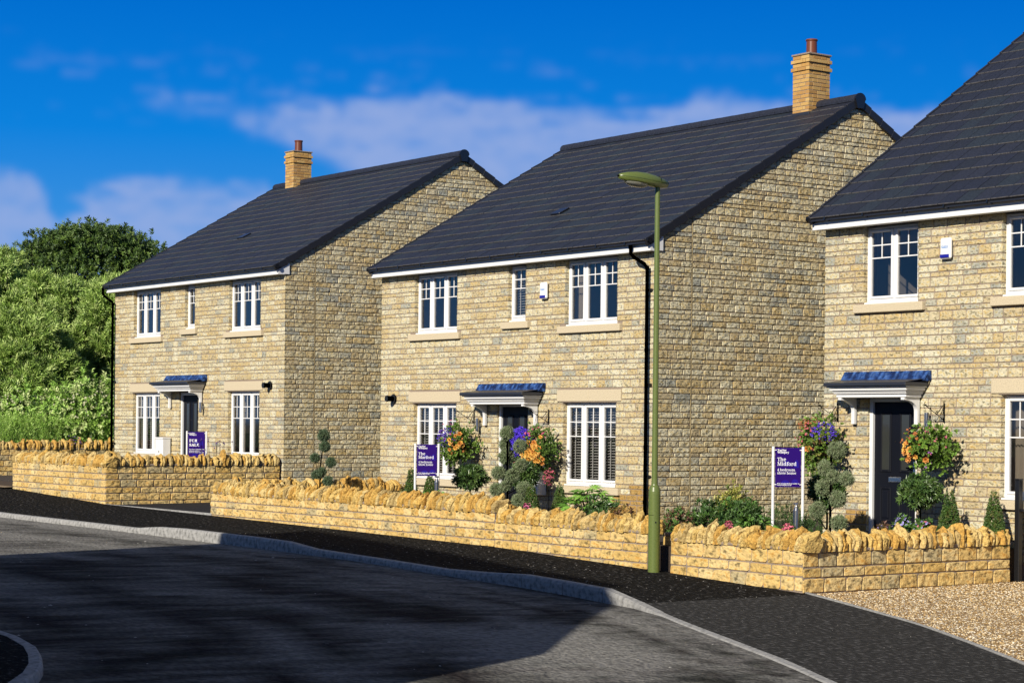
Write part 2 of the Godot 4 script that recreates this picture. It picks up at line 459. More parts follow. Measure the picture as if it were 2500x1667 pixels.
# ------------------------------------------------------------------ houses
# a wall sheet with openings, in local x/y, facing +z at z, thickness th
func holed_wall(b: MB, x0: float, x1: float, y0: float, y1: float, holes: Array, z: float, th: float) -> void:
	var xs := [x0, x1]; var ys := [y0, y1]
	for r: Array in holes:
		xs.append_array([r[0], r[1]]); ys.append_array([r[2], minf(r[3], y1)])
	xs.sort(); ys.sort()
	for i in xs.size() - 1:
		for j in ys.size() - 1:
			var a: float = xs[i]; var c: float = xs[i + 1]; var d: float = ys[j]; var e: float = ys[j + 1]
			if c - a < 0.001 or e - d < 0.001: continue
			var mx := (a + c) / 2; var my := (d + e) / 2
			var inside := false
			for r: Array in holes:
				if mx > r[0] and mx < r[1] and my > r[2] and my < r[3]: inside = true
			if inside: continue
			b.quad(Vector3(a, d, z), Vector3(c, d, z), Vector3(c, e, z), Vector3(a, e, z))
			b.quad(Vector3(c, d, z - th), Vector3(a, d, z - th), Vector3(a, e, z - th), Vector3(c, e, z - th))
	for r: Array in holes:
		var t := minf(r[3], y1)
		b.quad(Vector3(r[0], r[2], z), Vector3(r[0], r[2], z - th), Vector3(r[0], t, z - th), Vector3(r[0], t, z))
		b.quad(Vector3(r[1], r[2], z - th), Vector3(r[1], r[2], z), Vector3(r[1], t, z), Vector3(r[1], t, z - th))
		b.quad(Vector3(r[0], r[2], z), Vector3(r[1], r[2], z), Vector3(r[1], r[2], z - th), Vector3(r[0], r[2], z - th))
		b.quad(Vector3(r[0], t, z - th), Vector3(r[1], t, z - th), Vector3(r[1], t, z), Vector3(r[0], t, z))
	# outer rim
	b.quad(Vector3(x0, y1, z), Vector3(x1, y1, z), Vector3(x1, y1, z - th), Vector3(x0, y1, z - th))

func frame_ring(b: MB, x0: float, x1: float, y0: float, y1: float, w: float, z0: float, z1: float, bev := 0.008) -> void:
	b.bbox(Vector3(x0, y0, z0), Vector3(x0 + w, y1, z1), bev)
	b.bbox(Vector3(x1 - w, y0, z0), Vector3(x1, y1, z1), bev)
	b.bbox(Vector3(x0 + w, y0, z0), Vector3(x1 - w, y0 + w, z1), bev)
	b.bbox(Vector3(x0 + w, y1 - w, z0), Vector3(x1 - w, y1, z1), bev)

func window(house: Node3D, x0: float, x1: float, y0: float, y1: float, lights: int, dress: String, stone_sill: bool) -> void:
	var b := MB.new()
	frame_ring(b, x0, x1, y0, y1, 0.045, -0.165, -0.095)
	for k in range(1, lights):
		var x := lerpf(x0, x1, float(k) / lights)
		b.bbox(Vector3(x - 0.022, y0 + 0.045, -0.160), Vector3(x + 0.022, y1 - 0.045, -0.097), 0.006)
	var w := part(b, "window", M.upvc, house)
	for k in lights:
		var a := lerpf(x0, x1, float(k) / lights) + (0.045 if k == 0 else 0.022) + 0.002
		var c := lerpf(x0, x1, float(k + 1) / lights) - (0.045 if k == lights - 1 else 0.022) - 0.002
		b = MB.new()
		frame_ring(b, a, c, y0 + 0.047, y1 - 0.047, 0.045, -0.15, -0.08, 0.012)
		part(b, "sash", M.upvc, w)
		var px0 := a + 0.043; var px1 := c - 0.043; var py0 := y0 + 0.09; var py1 := y1 - 0.09
		b = MB.new()
		b.box(Vector3(px0, py0, -0.122), Vector3(px1, py1, -0.116))
		part(b, "pane", M.glass, w)
		b = MB.new()
		var hgt := py1 - py0
		var xm := (px0 + px1) / 2
		for q: float in [0.60, 0.80]:
			b.box(Vector3(px0, py0 + hgt * q - 0.009, -0.115), Vector3(px1, py0 + hgt * q + 0.009, -0.107))
		b.box(Vector3(xm - 0.009, py0 + hgt * 0.6, -0.114), Vector3(xm + 0.009, py1, -0.106))
		part(b, "glazing_bar", M.upvc, w)
		b = MB.new()
		b.bbox(Vector3(c - 0.05, lerpf(y0, y1, 0.42), -0.165), Vector3(c - 0.03, lerpf(y0, y1, 0.50), -0.14), 0.004)
		part(b, "handle", M.white, w)
	b = MB.new()
	b.bbox(Vector3(x0 - 0.02, y0 - 0.032, -0.17), Vector3(x1 + 0.02, y0 - 0.002, -0.035), 0.006)
	part(b, "cill", M.upvc, w)
	b = MB.new()
	b.bbox(Vector3(x0 + 0.10, y1 - 0.036, -0.096), Vector3(x0 + 0.42, y1 - 0.016, -0.078), 0.004)
	part(b, "trickle_vent", M.upvc, w)
	# blinds and curtains inside
	if dress == "blind":
		b = MB.new()
		var y := y0 + 0.12
		while y < y1 - 0.08:
			b.box(Vector3(x0 + 0.06, -0.001, -0.025), Vector3(x1 - 0.06, 0.001, 0.025), Transform3D(Basis(Vector3.RIGHT, 0.35), Vector3(0, y, -0.235)))
			y += 0.05
		for k in lights * 2:
			var x := lerpf(x0, x1, (k + 0.5) / (lights * 2.0))
			b.box(Vector3(x - 0.012, y0 + 0.1, -0.206), Vector3(x + 0.012, y1 - 0.06, -0.204))
		part(b, "venetian_blind", M.blind, w)
	elif dress == "curtain":
		for s: float in [0.0, 1.0]:
			b = MB.new()
			var n := 18
			var cw := 0.24
			for k in n:
				var a := float(k) / n; var c := float(k + 1) / n
				var xa := lerpf(x0 - 0.02, x1 + 0.02 - cw, s) + cw * a
				var xc := lerpf(x0 - 0.02, x1 + 0.02 - cw, s) + cw * c
				var za := -0.33 + 0.03 * sin(a * 24); var zc := -0.33 + 0.03 * sin(c * 24)
				b.quad(Vector3(xa, y0 - 0.2, za), Vector3(xc, y0 - 0.2, zc), Vector3(xc, y1 + 0.05, zc), Vector3(xa, y1 + 0.05, za))
			part(b, "curtain", M.curtain, w)
	if stone_sill:
		var n := 2 if x1 - x0 > 1.3 else 1
		for k in n:
			b = MB.new()
			var a := lerpf(x0 - 0.15, x1 + 0.15, float(k) / n) + (0.003 if k else 0.0)
			var c := lerpf(x0 - 0.15, x1 + 0.15, float(k + 1) / n) - (0.003 if k < n - 1 else 0.0)
			b.bbox(Vector3(a, y0 - 0.165, -0.14), Vector3(c, y0 - 0.036, 0.065), 0.008)
			part(b, "stone_sill", M.cast, w)

func lintel(house: Node3D, x0: float, x1: float, y: float) -> void:
	for k in 2:
		var b := MB.new()
		var a := lerpf(x0 - 0.16, x1 + 0.16, k / 2.0) + (0.002 if k else 0.0)
		var c := lerpf(x0 - 0.16, x1 + 0.16, (k + 1) / 2.0) - (0.002 if k == 0 else 0.0)
		b.bbox(Vector3(a, y + 0.022, -0.2), Vector3(c, y + 0.235, 0.022), 0.006)
		part(b, "lintel", M.cast, house)
	var b2 := MB.new()
	b2.box(Vector3(x0 - 0.03, y + 0.004, -0.2), Vector3(x1 + 0.03, y + 0.02, 0.004))
	part(b2, "steel_plate", M.mortar, house)

func front_door(house: Node3D, x0: float, x1: float, long_glass: bool) -> void:
	var b := MB.new()
	frame_ring(b, x0, x1, 0.0, 2.09, 0.07, -0.17, -0.05)
	var d := part(b, "door_frame", M.upvc, house)
	b = MB.new()
	var a := x0 + 0.072; var c := x1 - 0.072
	b.bbox(Vector3(a, 0.072, -0.15), Vector3(c, 2.018, -0.095), 0.005)
	var leaf := part(b, "door", M.door, house)
	var cx := (a + c) / 2
	for s: float in [-1.0, 1.0]:
		var px0 := cx + s * 0.20 - 0.115; var px1 := cx + s * 0.20 + 0.115
		b = MB.new()
		frame_ring(b, px0, px1, 0.95, 1.86, 0.035, -0.096, -0.078, 0.008)
		part(b, "moulding", M.door, leaf)
		b = MB.new()
		b.box(Vector3(px0 + 0.036, 0.986, -0.0945), Vector3(px1 - 0.036, 1.824, -0.091))
		part(b, "door_glass", M.doorglass, leaf)
		b = MB.new()
		frame_ring(b, px0, px1, 0.20, 0.72, 0.03, -0.096, -0.082, 0.008)
		b.bbox(Vector3(px0 + 0.05, 0.25, -0.096), Vector3(px1 - 0.05, 0.67, -0.084), 0.008)
		part(b, "panel", M.door, leaf)
	b = MB.new()
	b.bbox(Vector3(cx - 0.13, 0.80, -0.096), Vector3(cx + 0.13, 0.88, -0.076), 0.008)
	b.bbox(Vector3(cx - 0.10, 0.815, -0.077), Vector3(cx + 0.10, 0.865, -0.070), 0.004)
	part(b, "letter_plate", M.chrome, leaf)
	b = MB.new()
	b.bbox(Vector3(c - 0.075, 0.90, -0.096), Vector3(c - 0.04, 1.12, -0.085), 0.004)
	b.tube([Vector3(c - 0.057, 1.02, -0.085), Vector3(c - 0.057, 1.02, -0.045), Vector3(c - 0.17, 1.02, -0.04)], [0.011], 8)
	part(b, "handle", M.chrome, leaf)
	b = MB.new()
	b.lathe([[0.0, -0.012], [0.012, -0.008], [0.013, 0.0]], Vector3(cx, 1.42, -0.09), 10)
	part(b, "spyhole", M.chrome, leaf)
	b = MB.new()
	b.bbox(Vector3(x0, -0.06, -0.17), Vector3(x1, -0.003, -0.02), 0.006)
	part(b, "threshold", M.chrome, d)

func canopy(house: Node3D, x0: float, x1: float, y: float) -> void:
	# y = underside of the white cornice; steps outwards as it rises
	var root := MB.new()
	var D := 0.50
	for s: Array in [[0.0, 0.05, 0.13], [0.053, 0.075, 0.10], [0.078, 0.10, 0.085], [0.103, 0.145, 0.055], [0.148, 0.168, 0.02]]:
		root.bbox(Vector3(x0 + s[2], y + s[0], 0.03), Vector3(x1 - s[2], y + s[1], D - s[2]), 0.007)
	var c := part(root, "door_canopy", M.white, house)
	var b := MB.new()
	b.bbox(Vector3(x0, y + 0.170, 0.03), Vector3(x1, y + 0.225, D + 0.02), 0.008)
	b.quad(Vector3(x0, y + 0.226, D + 0.01), Vector3(x1, y + 0.226, D + 0.01), Vector3(x1, y + 0.29, 0.02), Vector3(x0, y + 0.29, 0.02))
	part(b, "canopy_top", M.slab, c)
	for k in 2:
		b = MB.new()
		var a := lerpf(x0 - 0.02, x1 + 0.04, k * 0.5); var e := lerpf(x0 - 0.02, x1 + 0.04, 0.5 + k * 0.5) - 0.003
		var n := 6
		for i in n:
			var xa := lerpf(a, e, float(i) / n); var xb := lerpf(a, e, float(i + 1) / n)
			var wa := 0.012 * sin(i * 2.1 + k); var wb := 0.012 * sin((i + 1) * 2.1 + k)
			b.quad(Vector3(xa, y + 0.245 + wa, 0.145 + wa), Vector3(xb, y + 0.245 + wb, 0.145 + wb), Vector3(xb, y + 0.40, 0.045), Vector3(xa, y + 0.40, 0.045))
			b.quad(Vector3(xa, y + 0.40, 0.045), Vector3(xb, y + 0.40, 0.045), Vector3(xb, y + 0.405, 0.0), Vector3(xa, y + 0.405, 0.0))
		b.quad(Vector3(e, y + 0.245, 0.145), Vector3(e, y + 0.245, 0.0), Vector3(e, y + 0.40, 0.0), Vector3(e, y + 0.40, 0.045))
		part(b, "lead_flashing", M.lead, c)
	for s: float in [x0 + 0.20, x1 - 0.20]:
		b = MB.new()
		var poly := [Vector2(0.03, -0.40), Vector2(0.075, -0.40), Vector2(0.075, -0.20)]
		for k in 9:
			var t := PI / 2 * k / 8.0
			poly.append(Vector2(0.36 - 0.285 * cos(t), -0.20 + 0.165 * sin(t)))
		poly.append_array([Vector2(0.36, 0.0), Vector2(0.03, 0.0)])
		b.prism(poly, -0.035, 0.035, Transform3D(Basis(Vector3(0, 0, 1), Vector3(0, 1, 0), Vector3(-1, 0, 0)), Vector3(s, y - 0.002, 0)))
		part(b, "canopy_bracket", M.white, c)

func wall_light(house: Node3D, x: float, y: float) -> void:
	var b := MB.new()
	b.bbox(Vector3(x - 0.03, y - 0.04, 0.025), Vector3(x + 0.03, y + 0.04, 0.05), 0.004)
	b.lathe([[0.0, -0.125], [0.032, -0.125], [0.034, -0.12], [0.034, 0.12], [0.032, 0.125], [0.0, 0.125]], Vector3(x, y, 0.09), 16)
	part(b, "wall_light", M.steel, house)

func alarm_box(house: Node3D, x: float, y: float, word: String) -> void:
	var b := MB.new()
	b.bbox(Vector3(x - 0.105, y - 0.155, 0.022), Vector3(x + 0.105, y + 0.155, 0.085), 0.022)
	var a := part(b, "alarm_box", M.white, house)
	b = MB.new()
	b.bbox(Vector3(x - 0.098, y - 0.14, 0.06), Vector3(x + 0.085, y - 0.085, 0.088), 0.006)
	part(b, "strobe", M.bell, a)
	text(a, word, Vector3(x - 0.004, y + 0.03, 0.0862), 0.052, M.evans, Basis(), "Droid Sans", 400, HORIZONTAL_ALIGNMENT_CENTER)
	b = MB.new()
	b.box(Vector3(x - 0.06, y + 0.004, 0.0850), Vector3(x + 0.055, y + 0.011, 0.0864))
	part(b, "strapline", M.evans, a)

func text(parent: Node, s: String, at: Vector3, size: float, m: Material, basis: Basis, font := "Droid Serif", weight := 400, align := HORIZONTAL_ALIGNMENT_LEFT, italic := false) -> void:
	var f := SystemFont.new()
	f.font_names = PackedStringArray([font]); f.font_weight = weight; f.font_italic = italic
	var t := TextMesh.new()
	t.font = f; t.text = s; t.font_size = 48; t.pixel_size = size / 48.0; t.depth = 0.0015
	t.horizontal_alignment = align; t.vertical_alignment = VERTICAL_ALIGNMENT_CENTER
	var o := put(t, "lettering", m, parent)
	o.transform = Transform3D(basis, at)

func flue(house: Node3D, x: float, y: float) -> void:
	var b := MB.new()
	b.tube([Vector3(x, y, 0.02), Vector3(x, y, 0.035)], [0.10, 0.095], 18)
	b.tube([Vector3(x, y, 0.03), Vector3(x, y, 0.17)], [0.055], 16)
	b.tube([Vector3(x, y, 0.15), Vector3(x, y, 0.20)], [0.062], 16)
	part(b, "boiler_flue", M.flue, house)

func bracket_of(house: Node3D, x: float, y: float) -> void:
	# wrought hanging-basket bracket: back bar, arm and curls, standing out from the wall
	var b := MB.new()
	var r := 0.0055
	var w := 0.024
	b.tube([Vector3(x, y + 0.05, w), Vector3(x, y - 0.24, w)], [0.009], 6)
	b.tube([Vector3(x, y + 0.0, w), Vector3(x, y + 0.0, 0.42)], [r], 6)
	b.tube([Vector3(x, y - 0.20, w), Vector3(x, y - 0.005, 0.40)], [r], 6)
	b.tube([Vector3(x, y, 0.06), Vector3(x, y - 0.12, 0.17)], [r], 6)
	b.tube([Vector3(x, y - 0.02, 0.04), Vector3(x, y - 0.22, 0.12)], [r * 0.8], 6)
	for q: Array in [[0.42, -0.012, 0.03, 1.0], [0.18, -0.105, 0.02, 1.0], [0.05, -0.18, 0.02, -1.0], [0.42, 0.03, 0.022, -1.0]]:
		var pts := []
		for k in 9:
			var a := -PI / 2 + k * 0.55
			pts.append(Vector3(x, y + q[1] + q[2] * sin(a) * q[3], q[0] + q[2] * cos(a)))
		b.tube(pts, [r * 0.9], 6)
	part(b, "basket_bracket", M.iron, house)

var tile_mesh := {}
func tile_arrays(w: float, L: float, tone: Color) -> MB:
	# x across, y normal to the slope, -z up the slope; origin at the middle of the lower edge
	var b := MB.new()
	var h := 0.017
	var e := 0.004
	b.col = tone
	var lip := Vector3(0, -e, e)
	b.quad(Vector3(-w / 2 + e, h, -e), Vector3(w / 2 - e, h, -e), Vector3(w / 2 - e, h, -L), Vector3(-w / 2 + e, h, -L))
	b.col = tone.lerp(Color(0.24, 0.225, 0.20), 0.38)
	b.quad(Vector3(-w / 2 + e, h, -e), Vector3(w / 2 - e, h, -e), Vector3(w / 2 - e, h, -e) + lip, Vector3(-w / 2 + e, h, -e) + lip)
	b.fquad(Vector3(-w / 2, 0, 0), Vector3(w / 2, 0, 0), Vector3(w / 2 - e, h - e, 0), Vector3(-w / 2 + e, h - e, 0), Vector3(0, 0, -0.2))
	b.col = tone
	b.fquad(Vector3(w / 2, 0, 0), Vector3(w / 2, 0, -L), Vector3(w / 2 - e, h, -L), Vector3(w / 2 - e, h, -e), Vector3(0, 0, -0.2))
	b.fquad(Vector3(-w / 2, 0, 0), Vector3(-w / 2, 0, -L), Vector3(-w / 2 + e, h, -L), Vector3(-w / 2 + e, h, -e), Vector3(0, 0, -0.2))
	return b

func chimney(house: Node3D, cx: float, cz: float, base: float, top: float) -> void:
	var w := 0.45; var d := 0.56; var bh := 0.075
	var core := MB.new()
	core.box(Vector3(cx - w / 2 + 0.008, base, cz - d / 2 + 0.008), Vector3(cx + w / 2 - 0.008, top, cz + d / 2 - 0.008))
	var ch := part(core, "chimney", M.mortar, house)
	var tone := [Color(0.58, 0.355, 0.11), Color(0.53, 0.30, 0.085), Color(0.61, 0.39, 0.135), Color(0.47, 0.255, 0.075), Color(0.55, 0.33, 0.115)]
	var n := int((top - base) / bh)
	for k in n:
		var y := top - (k + 1) * bh
		var out := 0.028 if k == 1 or k == 3 else 0.0
		var rows := []
		var hw := w / 2 + out; var hd := d / 2 + out
		var t := 0.1
		if k % 2 == 0:
			for s: float in [-1.0, 1.0]:
				rows.append([Vector3(cx - hw, y, cz + s * (hd - t / 2)), Vector3(1, 0, 0), 2 * hw, [0.5, 0.5]])
				rows.append([Vector3(cx + s * (hw - t / 2), y, cz + hd - t), Vector3(0, 0, -1), 2 * hd - 2 * t, [0.34, 0.66] if k % 4 else [0.6, 0.4]])
		else:
			for s: float in [-1.0, 1.0]:
				rows.append([Vector3(cx + s * (hw - t / 2), y, cz + hd), Vector3(0, 0, -1), 2 * hd, [0.4, 0.4, 0.2] if k % 4 == 1 else [0.2, 0.4, 0.4]])
				rows.append([Vector3(cx - hw + t, y, cz + s * (hd - t / 2)), Vector3(1, 0, 0), 2 * hw - 2 * t, [0.75, 0.25] if k % 4 == 1 else [0.3, 0.7]])
		for r: Array in rows:
			var x := 0.0
			for f: float in r[3]:
				var L: float = r[2] * f
				var p: Vector3 = r[0] + r[1] * (x + L / 2) + Vector3(0, bh / 2, 0)
				var key := "brick %.3f %d" % [L, rng.randi() % 5]
				if not tile_mesh.has(key):
					var b := MB.new()
					b.col = tone[int(key[-1])]
					b.bbox(Vector3(-L / 2 + 0.006, -bh / 2 + 0.006, -t / 2), Vector3(L / 2 - 0.006, bh / 2 - 0.006, t / 2), 0.003)
					tile_mesh[key] = b.mesh()
				var bas := Basis(r[1], Vector3.UP, r[1].cross(Vector3.UP))
				put(tile_mesh[key], "brick", M.brick, ch, Transform3D(bas, p))
				x += L
	var b := MB.new()
	b.bbox(Vector3(cx - w / 2 - 0.02, top + 0.002, cz - d / 2 - 0.02), Vector3(cx + w / 2 + 0.02, top + 0.035, cz + d / 2 + 0.02), 0.006)
	part(b, "chimney_cap", M.mortar, ch)
	b = MB.new()
	var r := 0.105
	b.lathe([[r * 1.02, 0.0], [r, 0.03], [r * 0.97, 0.25], [r * 0.98, 0.262], [r * 1.10, 0.272], [r * 1.11, 0.29], [r * 1.05, 0.302], [r * 0.86, 0.302], [r * 0.84, 0.2], [0.0, 0.2]], Vector3(cx, top + 0.036, cz), 24)
	part(b, "chimney_pot", M.pot, ch)
	b = MB.new()
	b.bbox(Vector3(cx - w / 2 - 0.012, base - 0.1, cz - d / 2 - 0.012), Vector3(cx + w / 2 + 0.012, base + 0.20, cz + d / 2 + 0.012), 0.004)
	part(b, "lead_apron", M.slab, ch)

func house(s: Dictionary) -> Node3D:
	var pos := Vector3(s.x, s.y, 0)
	var hs := thing("stone_house", s.label, "house", pos, "stone houses along the street")
	var W: float = s.w; var D: float = s.d
	var tp := tan(s.pitch)
	var zr := -D / 2
	var top := func(z: float) -> float: return 4.90 + (0.30 - (z if z > zr else 2 * zr - z)) * tp
	var holes := []
	for w: Array in s.windows: holes.append([w[0], w[1], w[2] - 0.04, w[3] + (0.02 if w[3] < 3 else 0.4)])
	holes.append([s.door[0], s.door[1], -0.1, 2.11])
	# front wall
	var b := MB.new()
	holed_wall(b, -W + 0.02, -0.014, -0.6, 4.95, holes, -0.012, 0.29)
	var fw := part(b, "front_wall", M.mortar, hs)
	# gable and the other walls
	var gws := []
	for q: Array in [[-0.014, -0.30, true], [-W + 0.30, -W + 0.014, s.get("bare", false)]]:
		b = MB.new()
		var a: float = q[0]; var c: float = q[1]
		var zf := -0.012; var zb := -D + 0.01
		var gy := func(z: float) -> float: return top.call(z) - 0.09
		for x: float in [a, c]:
			var out := 1.0 if x == maxf(a, c) else -1.0
			var pts := [Vector3(x, -0.6, zf), Vector3(x, -0.6, zb), Vector3(x, gy.call(zb), zb), Vector3(x, gy.call(zr), zr), Vector3(x, gy.call(zf), zf)]
			for k in range(1, 4):
				b.fquad(pts[0], pts[k], pts[k + 1], pts[0], Vector3(x - out, 1, zr))
		gws.append(part(b, "gable_wall", M.mortar, hs))
	var gw: MeshInstance3D = gws[0]
	b = MB.new()
	b.box(Vector3(-W + 0.02, -0.6, -D), Vector3(-0.02, 4.9, -D + 0.28))
	part(b, "back_wall", M.brickwall, hs)
	# rooms behind the windows
	b = MB.new()
	b.box(Vector3(-W + 0.31, -0.25, -D + 0.3), Vector3(-0.31, -0.05, -0.31))
	b.box(Vector3(-W + 0.31, 2.42, -D + 0.3), Vector3(-0.31, 2.66, -0.31))
	b.box(Vector3(-W + 0.31, 4.86, -D + 0.3), Vector3(-0.31, 4.94, -0.31))
	b.box(Vector3(-W + 0.31, -0.05, -4.6), Vector3(-0.31, 2.42, -4.5))
	b.box(Vector3(-W + 0.31, 2.66, -4.1), Vector3(-0.31, 4.86, -4.0))
	for x: float in [s.door[0] - 0.35, s.door[1] + 0.35]:
		b.box(Vector3(x - 0.05, -0.05, -4.5), Vector3(x + 0.05, 2.42, -0.31))
		b.box(Vector3(x - 0.05, 2.66, -4.0), Vector3(x + 0.05, 4.86, -0.31))
	part(b, "rooms", M.room, hs)
	# stones
	var cs := coursing(8.6, [0.149, 0.104, 0.073])
	var fcs := []
	var y := 0.0
	for h: float in cs:
		if y > 5.15: break
		fcs.append(h); y += h
	var y0 := -0.3
	var fh := []
	for w: Array in s.windows:
		fh.append([w[0] + W, w[1] + W, w[2] - 0.04 - y0, 9.0 if w[3] > 3 else w[3] + 0.02 - y0])
		fh.append([w[0] + W - 0.15, w[1] + W + 0.15, w[2] - 0.165 - y0, w[2] - 0.04 - y0])
		if w[3] < 3: fh.append([w[0] + W - 0.16, w[1] + W + 0.16, w[3] + 0.02 - y0, w[3] + 0.235 - y0])
	fh.append([s.door[0] + W, s.door[1] + W, 0.0, 2.11 - y0])
	var front := lay(pos + Vector3(-W, y0, -0.014), Vector3.RIGHT, Vector3.BACK, W + 0.012, fcs, [0.21, 0.42], fh, tones, 0.015)
	for q: Array in front:      # golden damp stains low on the walls
		var lp: Vector3 = q[0].origin - pos
		for r: Array in s.get("stains", []):
			if lp.x > r[0] and lp.x < r[1] and lp.y < r[2] + R(-0.06, 0.06): q[2] = 12
	# returns of the openings
	for w: Array in s.windows + [[s.door[0], s.door[1], 0.0, 2.1]]:
		var yy := y0
		for h: float in fcs:
			if yy + h / 2 > w[2] - 0.02 and yy + h / 2 < minf(w[3], 4.75):
				for sd: Array in [[w[0], 1.0], [w[1], -1.0]]:
					var t := Transform3D(Basis(Vector3(0, 0, -sd[1]) * 0.1, Vector3(0, h - 0.012, 0), Vector3(sd[1], 0, 0) * 0.016), pos + Vector3(sd[0] - sd[1] * 0.004, yy + h / 2, -0.055))
					front.append([t, rng.randi() % 12, tone_of(tones), 0.0])
			yy += h
	place_stones(front, 140 if s.gable else 300, tones, "house", M.stone, fw, null, pos)
	if s.gable:
		var gs := lay(pos + Vector3(-0.016, y0, 0.0), Vector3(0, 0, -1), Vector3.RIGHT, D, cs, [0.21, 0.42], [[0.786, 0.806, -1.0, 12.0]], tones, 0.021)
		var under := []
		for q: Array in gs:
			var t: Transform3D = q[0]
			var hw := t.basis.x.length() / 2; var hh := t.basis.y.length() / 2
			var lz := t.origin.z
			var hi: float = minf(top.call(lz - hw), top.call(lz + hw)) - 0.09 - s.y * 0
			var loy: float = t.origin.y - s.y - hh
			if loy > maxf(top.call(lz - hw), top.call(lz + hw)) - 0.12: continue
			if t.origin.y - s.y + hh > hi: q[3] = -1.0
			under.append(q)
		place_stones(under, 160, tones, "house", M.stone, gw, func(p: Vector3) -> Vector3:
			return Vector3(p.x, minf(p.y, top.call(p.z) - 0.09), p.z), pos)
		b = MB.new()
		b.box(Vector3(-0.02, -0.4, -0.803), Vector3(0.001, top.call(-0.8) - 0.1, -0.789))
		part(b, "movement_joint", M.cane, gw)
	# windows, door, canopy
	for w: Array in s.windows:
		window(hs, w[0], w[1], w[2], minf(w[3], 4.71), w[4], w[5], true)
		if w[3] < 3: lintel(hs, w[0], w[1], w[3])
	front_door(hs, s.door[0], s.door[1], true)
	canopy(hs, s.canopy[0], s.canopy[1], s.canopy[2])
	# roof
	roof(hs, s, W, D, tp, zr, top)
	# fascia, gutter, downpipe
	b = MB.new()
	b.bbox(Vector3(-W - 0.08, 4.712, 0.165), Vector3(0.03, 4.915, 0.195), 0.004)
	b.box(Vector3(-W - 0.08, 4.714, 0.028), Vector3(0.03, 4.724, 0.164))
	for x: float in [-W - 0.08, 0.012]:
		b.box(Vector3(x, 4.725, -0.10), Vector3(x + 0.018, 5.0, 0.164))
	part(b, "fascia", M.upvc, hs)
	b = MB.new()
	var gz := 0.250; var gyy := 4.897
	for seg in 10:
		var a := PI + PI * seg / 10.0; var c := PI + PI * (seg + 1) / 10.0
		for rr: float in [0.052, 0.047]:
			b.quad(Vector3(-W - 0.12, gyy + rr * sin(a), gz - rr * cos(a)), Vector3(0.10, gyy + rr * sin(a), gz - rr * cos(a)), Vector3(0.10, gyy + rr * sin(c), gz - rr * cos(c)), Vector3(-W - 0.12, gyy + rr * sin(c), gz - rr * cos(c)))
	b.box(Vector3(-W - 0.12, gyy - 0.003, gz + 0.045), Vector3(0.10, gyy + 0.006, gz + 0.056))
	for x: float in [-W - 0.12, 0.10]:
		b.tube([Vector3(x - 0.004, gyy - 0.012, gz), Vector3(x + 0.004, gyy - 0.012, gz)], [0.05], 14)
	var gut := part(b, "gutter", M.gutter, hs)
	var x := -W + 0.3
	while x < 0:
		b = MB.new()
		b.bbox(Vector3(x - 0.014, gyy - 0.065, gz - 0.06), Vector3(x + 0.014, gyy - 0.03, gz + 0.045), 0.006)
		b.box(Vector3(x - 0.013, gyy - 0.05, gz + 0.040), Vector3(x + 0.013, gyy + 0.008, gz + 0.064))
		part(b, "gutter_bracket", M.gutter, gut)
		x += 0.82
	if s.has("pipe"):
		var px: float = s.pipe
		var side: float = s.pipe_side
		b = MB.new()
		b.tube([Vector3(px - side, gyy - 0.04, gz), Vector3(px - side, gyy - 0.20, gz), Vector3(px - side * 0.85, gyy - 0.27, gz - 0.03), Vector3(px - side * 0.15, gyy - 0.40, 0.11), Vector3(px, gyy - 0.47, 0.085), Vector3(px, -0.3, 0.085)], [0.032], 12)
		for q: float in [gyy - 0.10, gyy - 0.47, 3.0, 1.3, 0.35]:
			var ppx := px - side if q > 4.7 else px
			var pz := gz if q > 4.7 else 0.085
			b.tube([Vector3(ppx, q - 0.035, pz), Vector3(ppx, q + 0.035, pz)], [0.037], 12)
		for q: float in [4.05, 2.4, 0.8]:
			b.bbox(Vector3(px - 0.07, q - 0.02, 0.015), Vector3(px + 0.07, q + 0.02, 0.05), 0.004)
		part(b, "downpipe", M.gutter, hs)
	return hs

